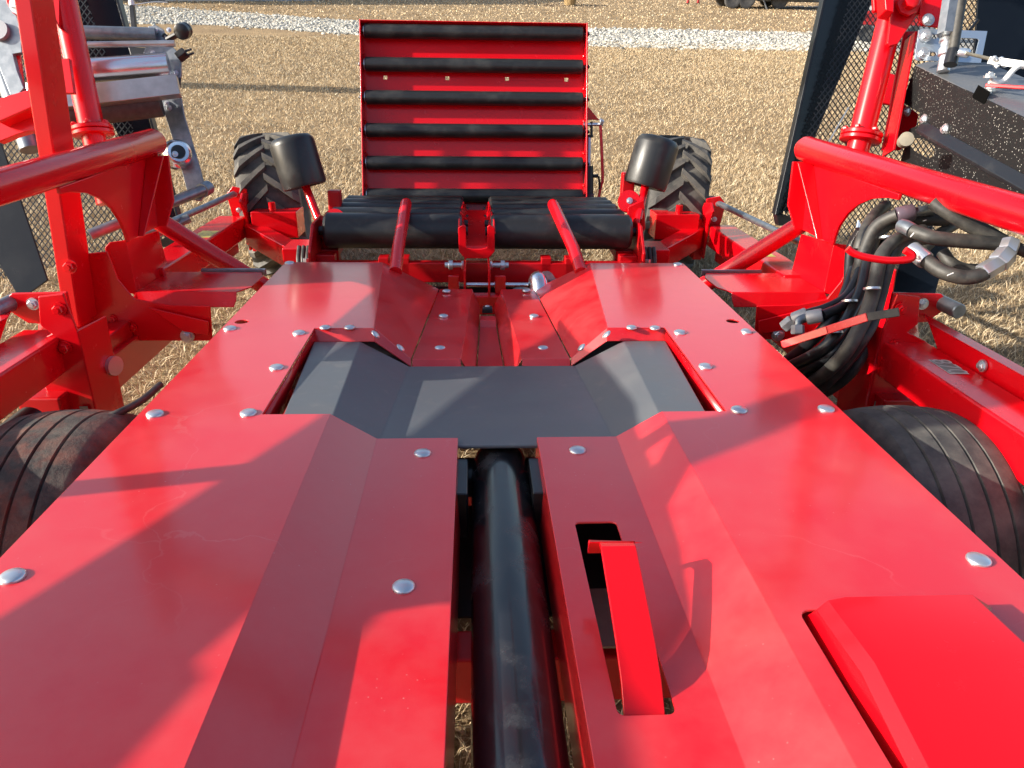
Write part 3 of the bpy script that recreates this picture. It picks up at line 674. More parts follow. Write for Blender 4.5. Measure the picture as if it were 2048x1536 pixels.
# grey plate sticker with numerals on the right beam
st = empty('number_plate', SBR)
def onb(u, v, dz=0): p = at(u, v, z=-.0435+dz); return p
q = [at(1859, 720.5, z=-.0438), at(1894, 721, z=-.0438), at(1936, 747, z=-.0438), at(1900, 747, z=-.0438)]
cs = sum(q, Vector())/4
MB().add([tuple(cs+(p-cs)*1.07) for p in q], [(3, 2, 1, 0)]).build('plate_border', 'white', SBR, smooth=0)
MB().add([tuple(p+Vector((0, 0, .0006))) for p in q], [(3, 2, 1, 0)]).build('number_plate', 'plate', SBR, smooth=0)
bpy.data.objects.remove(st)
cu = bpy.data.curves.new('numerals', 'FONT'); cu.body = '870'; cu.size = .085; cu.align_x = 'CENTER'; cu.align_y = 'CENTER'
to = bpy.data.objects.new('numerals', cu); COL.objects.link(to)
dg = bpy.context.evaluated_depsgraph_get(); tm = bpy.data.meshes.new_from_object(to.evaluated_get(dg)); COL.objects.unlink(to); bpy.data.objects.remove(to)
tm.materials.clear(); fin(tm, mat('numeral_white', (.42, .42, .42), .5), 0)
ty = (q[2]+q[3]-q[0]-q[1]).normalized()
to = link(bpy.data.objects.new('numerals', tm), SBR); to.location = cs+Vector((0, 0, .0013)); to.rotation_euler.z = math.atan2(ty.y, ty.x)

# --- rear axle arms between the wheels and the table
for s, x0, x1 in ((-1, -.84, -1.36), (1, .77, 1.30)):
    A = empty('axle_arm', WRAP)
    MB().bar((x0, 3.78, -.16), (x1, 4.50, -.12), .10, .12).build('arm', 'red', A, bev=.006)
    MB().box((x1-s*.02, 4.42, -.13), (x1-s*.28, 4.62, .02)).build('arm_box', 'red', A, bev=.005)
    MB().box((x0+s*.02, 3.70, -.20), (x0+s*.16, 3.92, -.03)).build('arm_root', 'red', A, bev=.006)
    MB().lathe([(.05, 0), (.05, .24)], (x1-s*.02, 4.95, .0), (s, 0, 0), 18).build('hub', 'darkred', A)
    MB().bar((x1-s*.10, 4.55, -.05), (x1-s*.10, 4.98, .02), .09, .10).build('axle_fork', 'darkred', A, bev=.006)
    MB().lathe([(.020, 0), (.020, .05)], (x1-s*.14, 4.45, .02), (0, 0, 1), 14).build('locking_pin', 'red', A)
    # little hose bundle beside the table end
    for k in range(3):
        xx = x0+s*(.015+.022*k)
        MB().tube(spline([(xx, 3.66, -.36), (xx, 3.62, -.20), (xx+s*.01, 3.63, -.08), (xx+s*.015, 3.70, -.02)], 5), .0105, 10).build('hose', 'hose', A)
    MB().lathe([(.013, 0), (.016, .005), (.016, .04)], (x0+s*.03, 3.62, -.10), (0, .1, 1), 6).build('hose_fitting', 'zinc', A)
# ---------------------------------------------------------------- side towers: post, bracket, step, guide rail (both sides alike)
def T(s, pts): return [(s*p[0], p[1], p[2]) for p in pts]
TOWER_SIZE = (1.14,)*3; TOWER_LOC = (0, 0, -.112)              # the towers stand a little lower and further out than the deck
def tower(s):
    W = empty('side_tower', WRAP, TOWER_LOC); W.scale = TOWER_SIZE
    PW = empty('side_post', WRAP)
    # step plate with bent lip
    sheet('step', [T(s, [(.895, 2.63, .055), (1.245, 2.63, .055), (1.245, 2.93, .05), (.885, 2.93, .05), (.86, 2.86, .05), (.86, 2.70, .055)]),
                   T(s, [(.895, 2.63, .055), (1.245, 2.63, .055), (1.250, 2.615, .04), (1.250, 2.61, .015), (1.235, 2.608, .004), (.905, 2.608, .004), (.895, 2.615, .03)])], 'red', W, th=.006, bev=.005)
    MB().box((s*.87, 2.935, .035), (s*1.12, 2.95, .060)).build('step_edge_strip', 'galv', W, bev=.003)
    # upright kick plate with outward flange
    sheet('kick_plate', [T(s, [(1.246, 2.64, .04), (1.246, 2.95, .03), (1.262, 2.95, .205), (1.250, 2.64, .235)]),
                         T(s, [(1.246, 2.64, .04), (1.250, 2.64, .235), (1.296, 2.618, .232), (1.312, 2.612, .215), (1.318, 2.612, .085), (1.30, 2.616, .062)])], 'red', W, th=.006, bev=.005, ref=(-s, -1, 0))
    # gusset under the guide rail: main plate along the rail plus a cross rib
    xg = 1.225
    arc = []
    for k in range(9):
        a = R(90*k/8); arc.append((xg, 2.30+.30*math.sin(a), .475-.24*(1-math.cos(a))-.0))
    MB().prism(T(s, [(xg, 2.92, .49), (xg, 2.24, .47), (xg, 2.24, .452)] + [(xg, 2.24+.36*math.sin(R(a)), .235+.217*math.cos(R(a))) for a in (10, 25, 40, 55, 70, 82, 90)] + [(xg, 2.62, .238), (xg, 2.90, .238)]), (s*.012, 0, 0)).build('gusset', 'red', W, bev=.003)
    MB().prism(T(s, [(1.165, 2.86, .49), (1.225, 2.86, .49), (1.225, 2.68, .24), (1.205, 2.68, .24)]), (0, .012, 0)).build('gusset_rib', 'red', W, bev=.003)
    MB().prism(T(s, [(1.160, 2.895, .49), (1.235, 2.895, .49), (1.235, 2.86, .24), (1.195, 2.86, .24), (1.160, 2.88, .33)]), (0, .010, 0)).build('gusset_end', 'red', W, bev=.003)
    # guide rail tube
    MB().lathe([(.018, -.030), (.036, -.022), (.046, 0), (.046, 1.22)], (s*1.213, 2.92, .535), (s*.098, -1.06, -.05), 32).build('guide_rail', 'red', W, smooth=40)
    # diagonal tube down to the main frame
    MB().tube(T(s, [(1.30, 2.96, .27), (1.12, 3.03, .11), (.92, 3.10, -.06)]), .036, 20).build('diagonal_tube', 'red', W)
    # transverse bracket plate, folded, bolted to the deck side
    yb = 2.93
    ol = [(166, 508), (214, 503), (236, 560), (268, 598), (330, 610), (420, 612), (425, 682), (252, 682), (193, 692)]
    pl_ = [at(u, v, y=yb) for u, v in ol]; pl_ = [(s*abs(q.x), q.y, q.z) for q in pl_]
    e0, e1 = pl_[0], pl_[-1]
    sheet('bracket_plate', [pl_, [e0, e1, (e1[0]+s*.02, yb-.14, e1[2]+.01), (e0[0]+s*.02, yb-.14, e0[2]-.02)]], 'red', PW, th=.010, bev=.006, ref=(0, -1, 0))
    for (u, v) in ((225, 638), (230, 662), (266, 655)):
        q = at(u, v, y=yb-.004); bolt((s*abs(q.x), q.y, q.z), PW, n=(0, -1, 0), me=HEXRED)
    q = at(375, 672, y=yb-.006); bolt((s*abs(q.x), q.y, q.z), PW, n=(0, -1, 0), me=HEX, sc=1.7)
    MB().prism([(s*abs(q.x), yb-.012, q.z) for q in [at(u, v, y=yb) for u, v in ((300, 612), (420, 640), (420, 668), (370, 660))]], (0, -.008, 0)).build('bracket_rib', 'red', PW, bev=.003)
    # post: folded plate with a flange, hanging down outside the wheel
    yp = 2.36
    pl = [(1.355, yp, .125), (1.435, yp, .115), (1.45, yp, .02), (1.42, yp, -.01), (1.495, yp, -.045), (1.502, yp, -.075), (1.49, yp, -.15), (1.47, yp, -.27), (1.46, yp, -.45), (1.335, yp, -.45), (1.335, yp, -.22), (1.335, yp, .0)]
    sheet('post', [T(s, pl), T(s, [(1.335, yp, .0), (1.335, yp, -.45), (1.315, yp+.16, -.45), (1.315, yp+.16, .0)])], 'red', PW, th=.010, bev=.005, ref=(0, -1, 0))
    sheet('post_flange', [T(s, [(1.495, yp-.004, -.045), (1.49, yp-.004, -.15), (1.50, yp-.10, -.15), (1.505, yp-.10, -.055)])], 'red', PW, th=.008, bev=.004, ref=(s, 0, 0))
    for (x, z) in ((1.375, .075), (1.385, -.055)): bolt((s*x, yp-.006, z), PW, n=(0, -1, 0), me=HEXRED, sc=1.2)
    MB().box((s*1.352, yp-.0115, -.262), (s*1.378, yp-.0095, -.292)).build('square_nut_plate', 'ivory', PW)
    MB().lathe([(.030, 0), (.034, .004), (.034, .02)], (s*1.318, yp+.13, -.17), (-s, -.35, 0), 22).build('pivot_cap', 'zinc', PW)
    # splice plate on the mast foot
    if s < 0: bolt(at(140, 533, y=2.78), PW, n=(0, -1, 0), me=HEXRED, sc=1.4)
    # mast: channel rising past the guide rail
    lean = -.02
    if s < 0:
        mb0, mb1 = at(126, 500, y=2.44), at(44, -40, y=2.44); dm = (mb1-mb0); mb0 = mb0-dm*.34
        MB().prism([mb0+Vector(q) for q in ((-.024, 0, 0), (.024, 0, 0), (.024, .13, 0), (-.024, .13, 0))], dm*1.95).build('mast', 'red', W, bev=.005)
    # pin bracket outside the post
    MB().prism(T(s, [(1.42, 2.50, .09), (1.60, 2.50, .085), (1.625, 2.50, .065), (1.63, 2.50, .03), (1.57, 2.50, -.02), (1.42, 2.50, -.03)]), (0, .012, 0)).build('pin_bracket', 'red', PW, bev=.004)
    MB().lathe([(.024, 0), (.027, .004), (.027, .12)], (s*1.625, 2.42, .045), (-s*.12, 1, .05), 22).build('pin', 'galv', PW)
    bolt((s*1.535, 2.497, .05), PW, n=(0, -1, 0), me=HEX, sc=1.3)
    MB().prism(T(s, [(1.40, 2.40, -.0), (1.56, 2.62, .0), (1.60, 2.62, -.03), (1.47, 2.36, -.04)]), (0, 0, -.008)).build('pin_gusset', 'red', PW, bev=.003)
    # wrapping arm tube with its bolted flange
    a = D(185, 262, 3.12) if s < 0 else D(1722, 274, 3.12)
    b_ = D(128, 0, 3.05) if s < 0 else D(1790, 0, 3.05)
    d = (b_-a).normalized(); top = a+d*1.5
    ar = empty('wrapping_arm', WRAP)
    MB().tube([a-d*.30, a], .046, 26).build('lower_tube', 'red', ar)
    MB().tube([a, top], .050, 28).build('upper_tube', 'red', ar)
    for k in (0, 1): MB().lathe([(.078, 0), (.082, .003), (.082, .015), (.078, .018)], a+d*(-.02+.020*k), d, 30).build('flange', 'red', ar, smooth=40)
    for k in range(6):
        an = 2*math.pi*k/6; u = d.orthogonal().normalized(); w_ = d.cross(u)
        bolt(a+d*.018+(u*math.cos(an)+w_*math.sin(an))*.068, ar, n=d, me=HEXRED, sc=.9)
    return W, ar, a, d
TL, ARML, aL, dL = tower(-1)
TR, ARMR, aR, dR = tower(1)
TL['label'] = 'left tower with post, step plate and round guide rail'; TR['label'] = 'right tower with post, step plate and round guide rail'

# left tower extras: diagonal box arm, cam plate and mast head
AX = empty('arm_brace', WRAP, TOWER_LOC); AX.scale = TOWER_SIZE
def pdz(px, d): return [D(u, v, d) for u, v in px]
MB().prism(pdz([(0, 196), (82, 172), (92, 180), (92, 205), (0, 245)], 2.42), CF*((2.50)-(2.42))).build('brace_top', 'red', AX, bev=.006)
MB().prism(pdz([(0, 234), (72, 207), (74, 262), (60, 262), (40, 268), (0, 284)], 2.47), CF*((2.50)-(2.47))).build('brace_web', 'red', AX, bev=.003)
MB().prism(pdz([(16, -30), (62, -30), (62, 27), (30, 27), (16, 5)], 2.40), CF*((2.43)-(2.40))).build('head_plate', 'red', AX, bev=.004)
bolt(D(45, 10, 2.395), AX, n=-CF, me=HEX, sc=2.0)
MB().prism(pdz([(80, -30), (118, -30), (118, 55), (126, 60), (130, 62), (122, 60), (92, 18)], 3.0), CF*((3.02)-(3.0))).build('tube_gusset', 'red', ARML, bev=.003)
MB().prism(pdz([(112, 118), (138, 116), (148, 186), (122, 186)], 2.98), CF*((3.0)-(2.98))).build('tube_rib', 'red', ARML, bev=.003)
# galvanised cam plate behind the mast, with bush
CAMP = empty('cam_plate', WRAP, TOWER_LOC); CAMP.scale = TOWER_SIZE
MB().prism(pdz([(-20, -30), (20, -30), (34, 20), (46, 60), (48, 105), (30, 108), (38, 140), (52, 176), (40, 190), (24, 190), (-20, 80)], 2.75), CF*((2.77)-(2.75))).build('plate', 'galv', CAMP, bev=.003)
MB().lathe([(.018, -.006), (.036, -.006), (.036, .012), (.018, .012)], D(3, 62, 2.745), -CF, 26).build('bush', 'rim', CAMP)
MB().tube(pdz([(4, 96), (12, 140), (38, 215), (66, 300)], 2.80), .038, 20).build('strut', 'galv', CAMP)
MB().tube(pdz([(38, 100), (46, 170)], 2.78), .012, 10).build('stop_rod', 'red', CAMP)
MB().lathe([(.012, 0), (.012, .10)], D(62, 168, 2.9), D(64, 200, 2.9)-D(62, 168, 2.9), 12).build('spring', 'zinc', CAMP)

# ---------------------------------------------------------------- left film dispenser
FD = empty('film_dispenser', WRAP); FD['label'] = 'galvanised film dispenser with aluminium rollers behind the left arm'
d0, d1 = 3.28, 3.40
def roll(name, a, b_, r, m, prt=FD, seg=26): return MB().tube([a, b_], r, seg).build(name, m, prt)
roll('top_tube', D(60, 62, d0), D(312, 69, d1), .029, 'galv')
roll('guide_rod', D(60, 91, d0-.04), D(350, 87, d1-.08), .0135, 'alu_dull')
roll('stretch_roller', D(60, 150, d0-.05), D(338, 130, d1-.05), .053, 'alu')
o = MB().bar(D(60, 206, d0-.10), D(358, 172, d1-.10), .05, .088, up=CU).build('square_bar', 'alu_dull', FD, bev=.003)
roll('film_roller', D(60, 238, d0-.04), D(322, 206, d1-.04), .058, 'film')
MB().lathe([(.052, 0), (.058, .006)], D(322, 206, d1-.04), D(60, 238, d0-.04)-D(322, 206, d1-.04), 26).build('roller_end', 'film', FD)
MB().prism(pdz([(296, 52), (312, 50), (326, 58), (332, 82), (338, 86), (352, 100), (361, 118), (362, 150), (358, 160), (290, 155), (284, 112), (292, 90), (300, 80)], d1+.01), CF*((d1+.025)-(d1+.01))).build('end_plate', 'galv', FD, bev=.003)
for (u, v) in ((306, 78), (312, 62), (306, 106), (352, 146), (338, 60)): bolt(D(u, v, d1+.008), FD, n=-CF, me=HEX, sc=.7)
# crank handle and fork latch
MB().bar(D(334, 80, d1), D(360, 66, d1-.02), .026, .016, up=CU).build('crank_arm', 'black', FD, bev=.004)
MB().lathe([(.020, 0), (.034, .008), (.036, .03), (.030, .04), (.034, .044), (.034, .056), (.02, .066)], D(361, 64, d1-.05), D(371, 60, d1+.0)-D(361, 64, d1-.05), 22).build('crank_knob', 'black', FD, smooth=40)
MB().tube(spline(pdz([(325, 74), (328, 68), (334, 72)], d1), 5), .005, 8).build('hook', 'black', FD)
MB().bar(D(356, 116, d1), D(372, 104, d1), .05, .03, up=CU).build('latch_block', 'black', FD, bev=.004)
for (a, b_) in (((366, 104), (383, 98)), ((371, 112), (388, 106))): MB().tube(pdz([a, b_], d1), .005, 8).build('latch_prong', 'black', FD)
MB().tube(spline(pdz([(320, 190), (332, 196), (346, 190), (357, 176), (360, 156)], d1), 6), .006, 10).build('cable', 'black', FD)
# black upright with insulator and wire
MB().bar(D(272, 92, 3.62), D(264, 12, 3.62), .022, .022, up=CU).build('upright', 'black', FD, bev=.002)
MB().lathe([(.012, 0), (.014, .02), (.008, .03)], D(264, 12, 3.62), D(262, 2, 3.62)-D(264, 12, 3.62), 12).build('insulator', 'white', FD)
MB().tube(spline(pdz([(260, 12), (285, 7), (310, 4), (335, 5)], 3.62), 5), .0025, 6).build('wire', 'zinc', FD)
MB().prism(pdz([(256, 94), (292, 95), (285, 112), (262, 113)], 3.55), CF*((3.6)-(3.55))).build('bracket_box', 'black', FD, bev=.003)
# long galvanised hanger, hub and lower rods
MB().prism(pdz([(318, 196), (352, 180), (361, 188), (368, 230), (398, 330), (412, 385), (400, 402), (378, 398), (352, 300), (330, 232)], 3.46), CF*((3.475)-(3.46))).build('hanger_strip', 'galv', FD, bev=.003)
for (u, v) in ((333, 207), (338, 216)): bolt(D(u, v, 3.455), FD, n=-CF, me=HEX, sc=.8)
MB().lathe([(.062, .07), (.066, .03), (.060, .0), (.044, -.014), (.032, -.012)], D(356, 305, 3.40), CF*.8-CR*.5, 32).build('hub', 'alu', FD, smooth=40)
MB().lathe([(.031, -.014), (.029, -.020), (.012, -.018)], D(356, 305, 3.40), CF*.8-CR*.5, 24).build('hub_cap', 'black', FD)
bolt(D(350, 308, 3.375), FD, n=-CF*.8+CR*.5, me=HEX, sc=.8)
roll('lower_rod', D(180, 470, 3.22), D(410, 378, 3.45), .024, 'galv')
MB().lathe([(.032, 0), (.032, .05)], D(404, 381, 3.44), D(410, 378, 3.46)-D(404, 381, 3.44), 18).build('rod_collar', 'galv', FD)
roll('lower_rod', D(300, 472, 3.60), D(378, 436, 3.68), .022, 'galv')

# ---------------------------------------------------------------- mesh guards
def lattice(p0, ex, ey, W_, H_, pitch, wd, clip, parent, name='wire_mesh'):
    """expanded metal: two families of slanted strands inside the polygon clip (list of (x, y))"""
    ex, ey = Vector(ex).normalized(), Vector(ey).normalized(); n = ex.cross(ey)
    mb = MB(); cl = clip
    def inside_seg(a, b_):                                      # clip a segment to a convex polygon
        t0, t1 = 0., 1.; dx, dy = b_[0]-a[0], b_[1]-a[1]
        m = len(cl); area = sum(cl[i][0]*cl[(i+1) % m][1]-cl[(i+1) % m][0]*cl[i][1] for i in range(m)); sg = 1 if area > 0 else -1
        for i in range(m):
            x1, y1 = cl[i]; x2, y2 = cl[(i+1) % m]; nx, ny = -(y2-y1)*sg, (x2-x1)*sg
            num = nx*(a[0]-x1)+ny*(a[1]-y1); den = nx*dx+ny*dy
            if abs(den) < 1e-9:
                if num < 0: return None
            else:
                t = -num/den
                if den > 0: t0 = max(t0, t)
                else: t1 = min(t1, t)
        return (t0, t1) if t0 < t1-1e-4 else None
    ang = R(52); L_ = W_+H_
    for sg in (-1, 1):
        dx, dy = math.cos(ang)*sg, math.sin(ang)
        stp = pitch/math.sin(ang)
        k = -int(L_/stp)-1
        while k*stp < W_+L_:
            a = (k*stp-dx*.1*L_, -dy*.1*L_); b_ = (k*stp+dx*2*L_, dy*2*L_)
            r = inside_seg(a, b_)
            if r:
                A = [a[i]+(b_[i]-a[i])*r[0] for i in (0, 1)]; B = [a[i]+(b_[i]-a[i])*r[1] for i in (0, 1)]
                pa, pb_ = Vector(p0)+ex*A[0]+ey*A[1], Vector(p0)+ex*B[0]+ey*B[1]
                if (pb_-pa).length > .01: mb.bar(pa+n*sg*.0008, pb_+n*sg*.0008, wd, .003, up=n)
            k += 1
    o = mb.build(name, 'black', parent, smooth=0); o['kind'] = 'stuff'; return o
GTILT = .27
def guard(s, yg, inner_top, inner_bot, outer_top, outer_bot, strip):
    """a tall panel facing the camera: inner black edge sheet, mesh field, black bottom strut"""
    G = empty('mesh_guard', WRAP)
    it, ib, ot, ob = (Vector((s*p[0], yg+GTILT*p[1], p[1])) for p in (inner_top, inner_bot, outer_top, outer_bot))
    dirx = Vector((s, 0, 0))
    # folded inner edge sheet: leaning face plus a bright outer return
    st, sb = strip
    fb = Vector((0, -.07 if s > 0 else -.02, 0)); bk = Vector((0, 0 if s > 0 else -.08, 0))
    sheet('edge_sheet', [[ib+fb, it+fb, it+dirx*st+bk, ib+dirx*sb+bk]], 'navy', G, th=.004, bev=.002, ref=(0, -1, 0))
    MB().prism([ib+fb, it+fb, it+fb-dirx*.012, ib+fb-dirx*.012], (0, .05, 0)).build('edge_return', 'black', G, bev=.002)
    m0, m1 = it+dirx*st, ib+dirx*sb
    MB().tube([m0, m1], .008, 8).build('mesh_rim', 'black', G)
    mb = MB().prism([ib+dirx*.0, ib+dirx*sb*.9, ib+dirx*.16+Vector((0, 0, -.05)), ib+dirx*.02+Vector((0, 0, -.06))], (0, -.06, 0))
    mb.build('foot_bracket', 'black', G, bev=.003)
    p0 = Vector((0, yg-.075, 0)); ex = Vector((s, 0, 0)); ey = Vector((0, GTILT, 1)); kz = ey.length
    n0, n1 = it+dirx*st*.45+Vector((0, -.06, 0)), ib+dirx*sb*.45
    clip = [(abs(q.x), q.z*kz) for q in (n1, n0, ot, ob)]
    lattice(p0, ex, ey, 3.0, 2.0, .0225, .0042, clip, G)
    # diagonal strut and outer post of the frame
    MB().bar(m1+Vector((s*.0, -.015, .02)), m1+Vector((s*.30, -.015, .22)), .05, .012, up=(0, 1, 0)).build('strut', 'navy', G, bev=.002)
    MB().bar(ot, ob, .012, .05, up=(0, 1, 0)).build('outer_post', 'navy', G, bev=.002)
    return G
YG = 3.95
def ge(u0, v0, u1, v1):                                        # inner edge through two sighted points, carried up to z = 1.3
    a, b_ = on(u0, v0, (0, YG, 0), (0, 1, -GTILT)), on(u1, v1, (0, YG, 0), (0, 1, -GTILT)); c = a+(b_-a)*((1.3-a.z)/(b_.z-a.z)); return (abs(c.x), c.z), (abs(a.x), a.z)
it_, ib_ = ge(1545, 425, 1640, 0)
GR = guard(1, YG, it_, ib_, (2.75, 1.3), (2.35, -.15), (.30, .05)); GR['label'] = 'tall black mesh guard on the right, one edge of sheet steel'
it_, ib_ = ge(365, 468, 235, 0)
GL = guard(-1, YG, it_, ib_, (2.45, 1.3), (2.45, -.22), (.30, .06)); GL['label'] = 'tall black mesh guard behind the left film dispenser'
# black sheet apron at the outer foot of each guard
for s, px, d in ((-1, [(-30, 290), (0, 280), (95, 560), (60, 585), (35, 590), (-30, 480)], 3.12),
                 (1, [(1800, 520), (1850, 470), (1900, 480), (1870, 590), (1835, 640), (1780, 600)], 3.0)):
    G = GL if s < 0 else GR
    MB().prism(pdz(px, d), CF*((d+.01)-(d))).build('apron', 'navy', G, bev=.002)
# bright zinc strip drawn as the rim highlight of the right guard
MB().tube([D(1697, 215, 3.8), D(1640, 315, 3.8)], .004, 6).build('rim_highlight', 'zinc', GR)

# ---------------------------------------------------------------- right arm: angle bar, box, brackets, hydraulics
RA = empty('valve_box', WRAP, TOWER_LOC); RA.scale = TOWER_SIZE; RA['label'] = 'speckled black valve box with slots on the right arm'
xb = 1.50
def bx_(u, v): return at(u, v, x=xb)
front = [(1832, 128), (2048, 234), (2200, 310), (2200, 560), (2048, 455), (1890, 400), (1845, 372), (1862, 300), (1855, 262), (1868, 240), (1865, 222), (1850, 212), (1808, 208)]
slot1 = [(1962, 170), (1986, 184), (1976, 206), (1972, 208), (1951, 196), (1950, 192)]
slot2 = [(1832, 276), (1845, 277), (1868, 288), (1874, 296), (1870, 312), (1860, 317), (1838, 306), (1824, 296), (1824, 286)]
ft = [(1812, 150), (1842, 131), (1900, 158), (2048, 232), (2250, 335), (2250, 560), (2048, 452), (1925, 398), (1880, 385), (1800, 350), (1812, 262), (1818, 245), (1842, 246), (1842, 226), (1818, 210)]
fpl = [(1834, 131), (2048, 232), (2250, 335), (2250, 540), (2048, 440), (1900, 372), (1802, 330), (1822, 258), (1842, 250), (1843, 226), (1808, 205)]
sheet('box_side', [([bx_(*q) for q in fpl], [[bx_(*q) for q in slot2]])], 'speckle', RA, th=.004, bev=.002, ref=(-1, 0, 0))
t0, t1 = bx_(1834, 131), bx_(2250, 335)
sheet('box_lid', [[t0+Vector((0, 0, .002)), t1+Vector((0, 0, .002)), t1+Vector((.045, 0, .014)), t0+Vector((.045, 0, .014))],
                  [t0+Vector((.045, 0, .014)), t1+Vector((.045, 0, .014)), t1+Vector((.26, 0, .014)), t0+Vector((.26, 0, .014))]], 'belt', RA, th=.003, bev=.002)
# raised rib and inside of the box
r0, r1 = bx_(1852, 240), bx_(2250, 452)
MB().prism([r0, r1, r1+Vector((-.022, 0, -.030)), r0+Vector((-.022, 0, -.030))], (.0, 0, -.012)).build('box_rib', 'black', RA, bev=.003)
MB().prism([bx_(1850, 150)+Vector((.16, 0, -.03)), bx_(2200, 320)+Vector((.16, 0, -.03)), bx_(2200, 500)+Vector((.16, 0, 0)), bx_(1840, 320)+Vector((.16, 0, 0))], (.14, 0, 0)).build('valve_block', 'black', RA)
MB().prism([bx_(*q_)+Vector((-.0015, 0, 0)) for q_ in slot1], (.001, 0, 0)).build('slot_dark_plate', 'slot_dark', RA)  # black plate painted as the dark of a slot, no opening cut
for (u, v) in ((1819, 223), (1853, 239), (1895, 259)): bolt(bx_(u, v), RA, n=(-1, 0, 0), me=HEX, sc=1.1)
bolt(D(1930, 140, 2.6), RA, n=(0, 0, 1), me=HEX)
MB().lathe([(.010, -.008), (.020, -.006), (.022, .045), (.010, .047)], D(1812, 283, 2.42), D(1828, 268, 2.30)-D(1812, 283, 2.42), 22).build('plastic_bush', 'ivory', RA, smooth=40)
# red angle bar carrying the box
AB = empty('angle_bar', WRAP, TOWER_LOC); AB.scale = TOWER_SIZE
MB().prism(pdz([(1812, 62), (1840, 62), (1795, 300), (1768, 300)], 2.72), CF*((2.73)-(2.72))).build('front_leg', 'red', AB, bev=.003)
MB().prism(pdz([(1835, 62), (1840, 62), (1795, 300), (1790, 300)], 2.64), CF*((2.72)-(2.64))).build('side_leg', 'red', AB, bev=.002)
for (u, v) in ((1824, 75), (1817, 109)): MB().lathe([(.009, 0), (.009, .002)], D(u, v, 2.718), -CF, 14).build('hole_dark_disc', 'black', AB)  # black discs stand in for the dark inside bolt holes
MB().prism(pdz([(1775, 143), (1798, 150), (1788, 210), (1760, 205)], 2.90), CF*((2.915)-(2.90))).build('standoff_plate', 'red', AB, bev=.004)
MB().prism(pdz([(1786, 230), (1812, 208), (1842, 228), (1838, 250), (1806, 300), (1790, 300)], 2.74), CF*((2.75)-(2.74))).build('gusset', 'red', AB, bev=.003)
# head of the right arm: fork, big pivot, reflector plate
MB().prism(pdz([(1746, -30), (1858, -30), (1862, 6), (1850, 26), (1834, 30), (1796, 88), (1780, 92), (1775, 86), (1783, 30), (1760, 22), (1748, 22)], 2.98), CF*((3.0)-(2.98))).build('head_gusset', 'red', ARMR, bev=.004)
MB().lathe([(.040, 0), (.046, .006), (.046, .02), (.030, .022), (.030, .05), (.022, .055)], D(1813, 12, 2.97), -CF, 8).build('pivot_nut', 'red', ARMR)
MB().prism(pdz([(1768, -30), (1790, -30), (1788, 24), (1772, 20)], 2.90), CF*((2.97)-(2.90))).build('fork_cheek', 'red', ARMR, bev=.004)
MB().prism(pdz([(1848, -30), (1892, -30), (1890, 50), (1884, 55), (1848, 50), (1842, 44)], 2.60), CF*((2.61)-(2.60))).build('reflector_plate', 'red', AB, bev=.004)
bolt(D(1860, 40, 2.595), AB, n=-CF, me=HEX, sc=1.3)
# blue zinc slotted bracket
ZB = empty('slotted_bracket', WRAP, TOWER_LOC); ZB.scale = TOWER_SIZE
def slotpx(u, v, w_, h): return pdz([(u, v), (u+w_, v), (u+w_+2, v+h/2), (u+w_, v+h), (u, v+h), (u-2, v+h/2)], 2.55)
sheet('bracket', [(pdz([(1842, 60), (1848, 57), (1888, 58), (1888, 122), (1838, 121), (1833, 117), (1834, 110)], 2.55), [slotpx(1850, 69, 28, 8), slotpx(1847, 104, 28, 8)])], 'bluezinc', ZB, th=.004, bev=.001, ref=-CF)
sheet('bracket', [(pdz([(1920, 60), (1979, 62), (1966, 126), (1908, 124)], 2.60), [pdz([(1926, 76), (1958, 77), (1962, 80), (1955, 108), (1950, 110), (1918, 108)], 2.60)])], 'bluezinc', ZB, th=.004, bev=.001, ref=-CF)
for (u, v) in ((1855, 72), (1850, 107)): bolt(D(u, v, 2.545), ZB, n=-CF, me=HEX, sc=1.3)
# hydraulic stack and hoses at the top
HS = empty('hose_coupling', WRAP, TOWER_LOC); HS.scale = TOWER_SIZE
MB().lathe([(.030, 0), (.030, .12)], D(1897, 70, 2.48), D(1908, 0, 2.48)-D(1897, 70, 2.48), 6).build('hex_body', 'galv', HS)
MB().lathe([(.034, .12), (.034, .30)], D(1897, 70, 2.48), D(1908, 0, 2.48)-D(1897, 70, 2.48), 6).build('hex_body', 'galv', HS)
MB().lathe([(.021, 0), (.024, .02), (.018, .024), (.018, .04), (.023, .045), (.023, .065), (.017, .07), (.02, .12)], D(1899, 72, 2.50), D(1892, 130, 2.50)-D(1899, 72, 2.50), 16).build('fitting_stack', 'zinc', HS, smooth=40)
MB().tube(spline(pdz([(1930, -20), (1922, 30), (1914, 80), (1907, 130)], 2.46), 6), .016, 14).build('hose', 'hose', HS)
MB().lathe([(.020, 0), (.021, .05)], D(1912, 100, 2.45), D(1904, 132, 2.45)-D(1912, 100, 2.45), 16).build('hose_boot', 'black', HS)
MB().tube(pdz([(1960, 40), (1944, 60)], 2.62), .006, 6).build('cable', 'black', HS)
# back panel: large black sheet closing the upper right
MB().prism(pdz([(1962, -30), (2100, -30), (2100, 200), (1975, 170), (1950, 128)], 2.95), CF*((2.96)-(2.95))).build('back_panel', 'navy', RA, bev=.002)
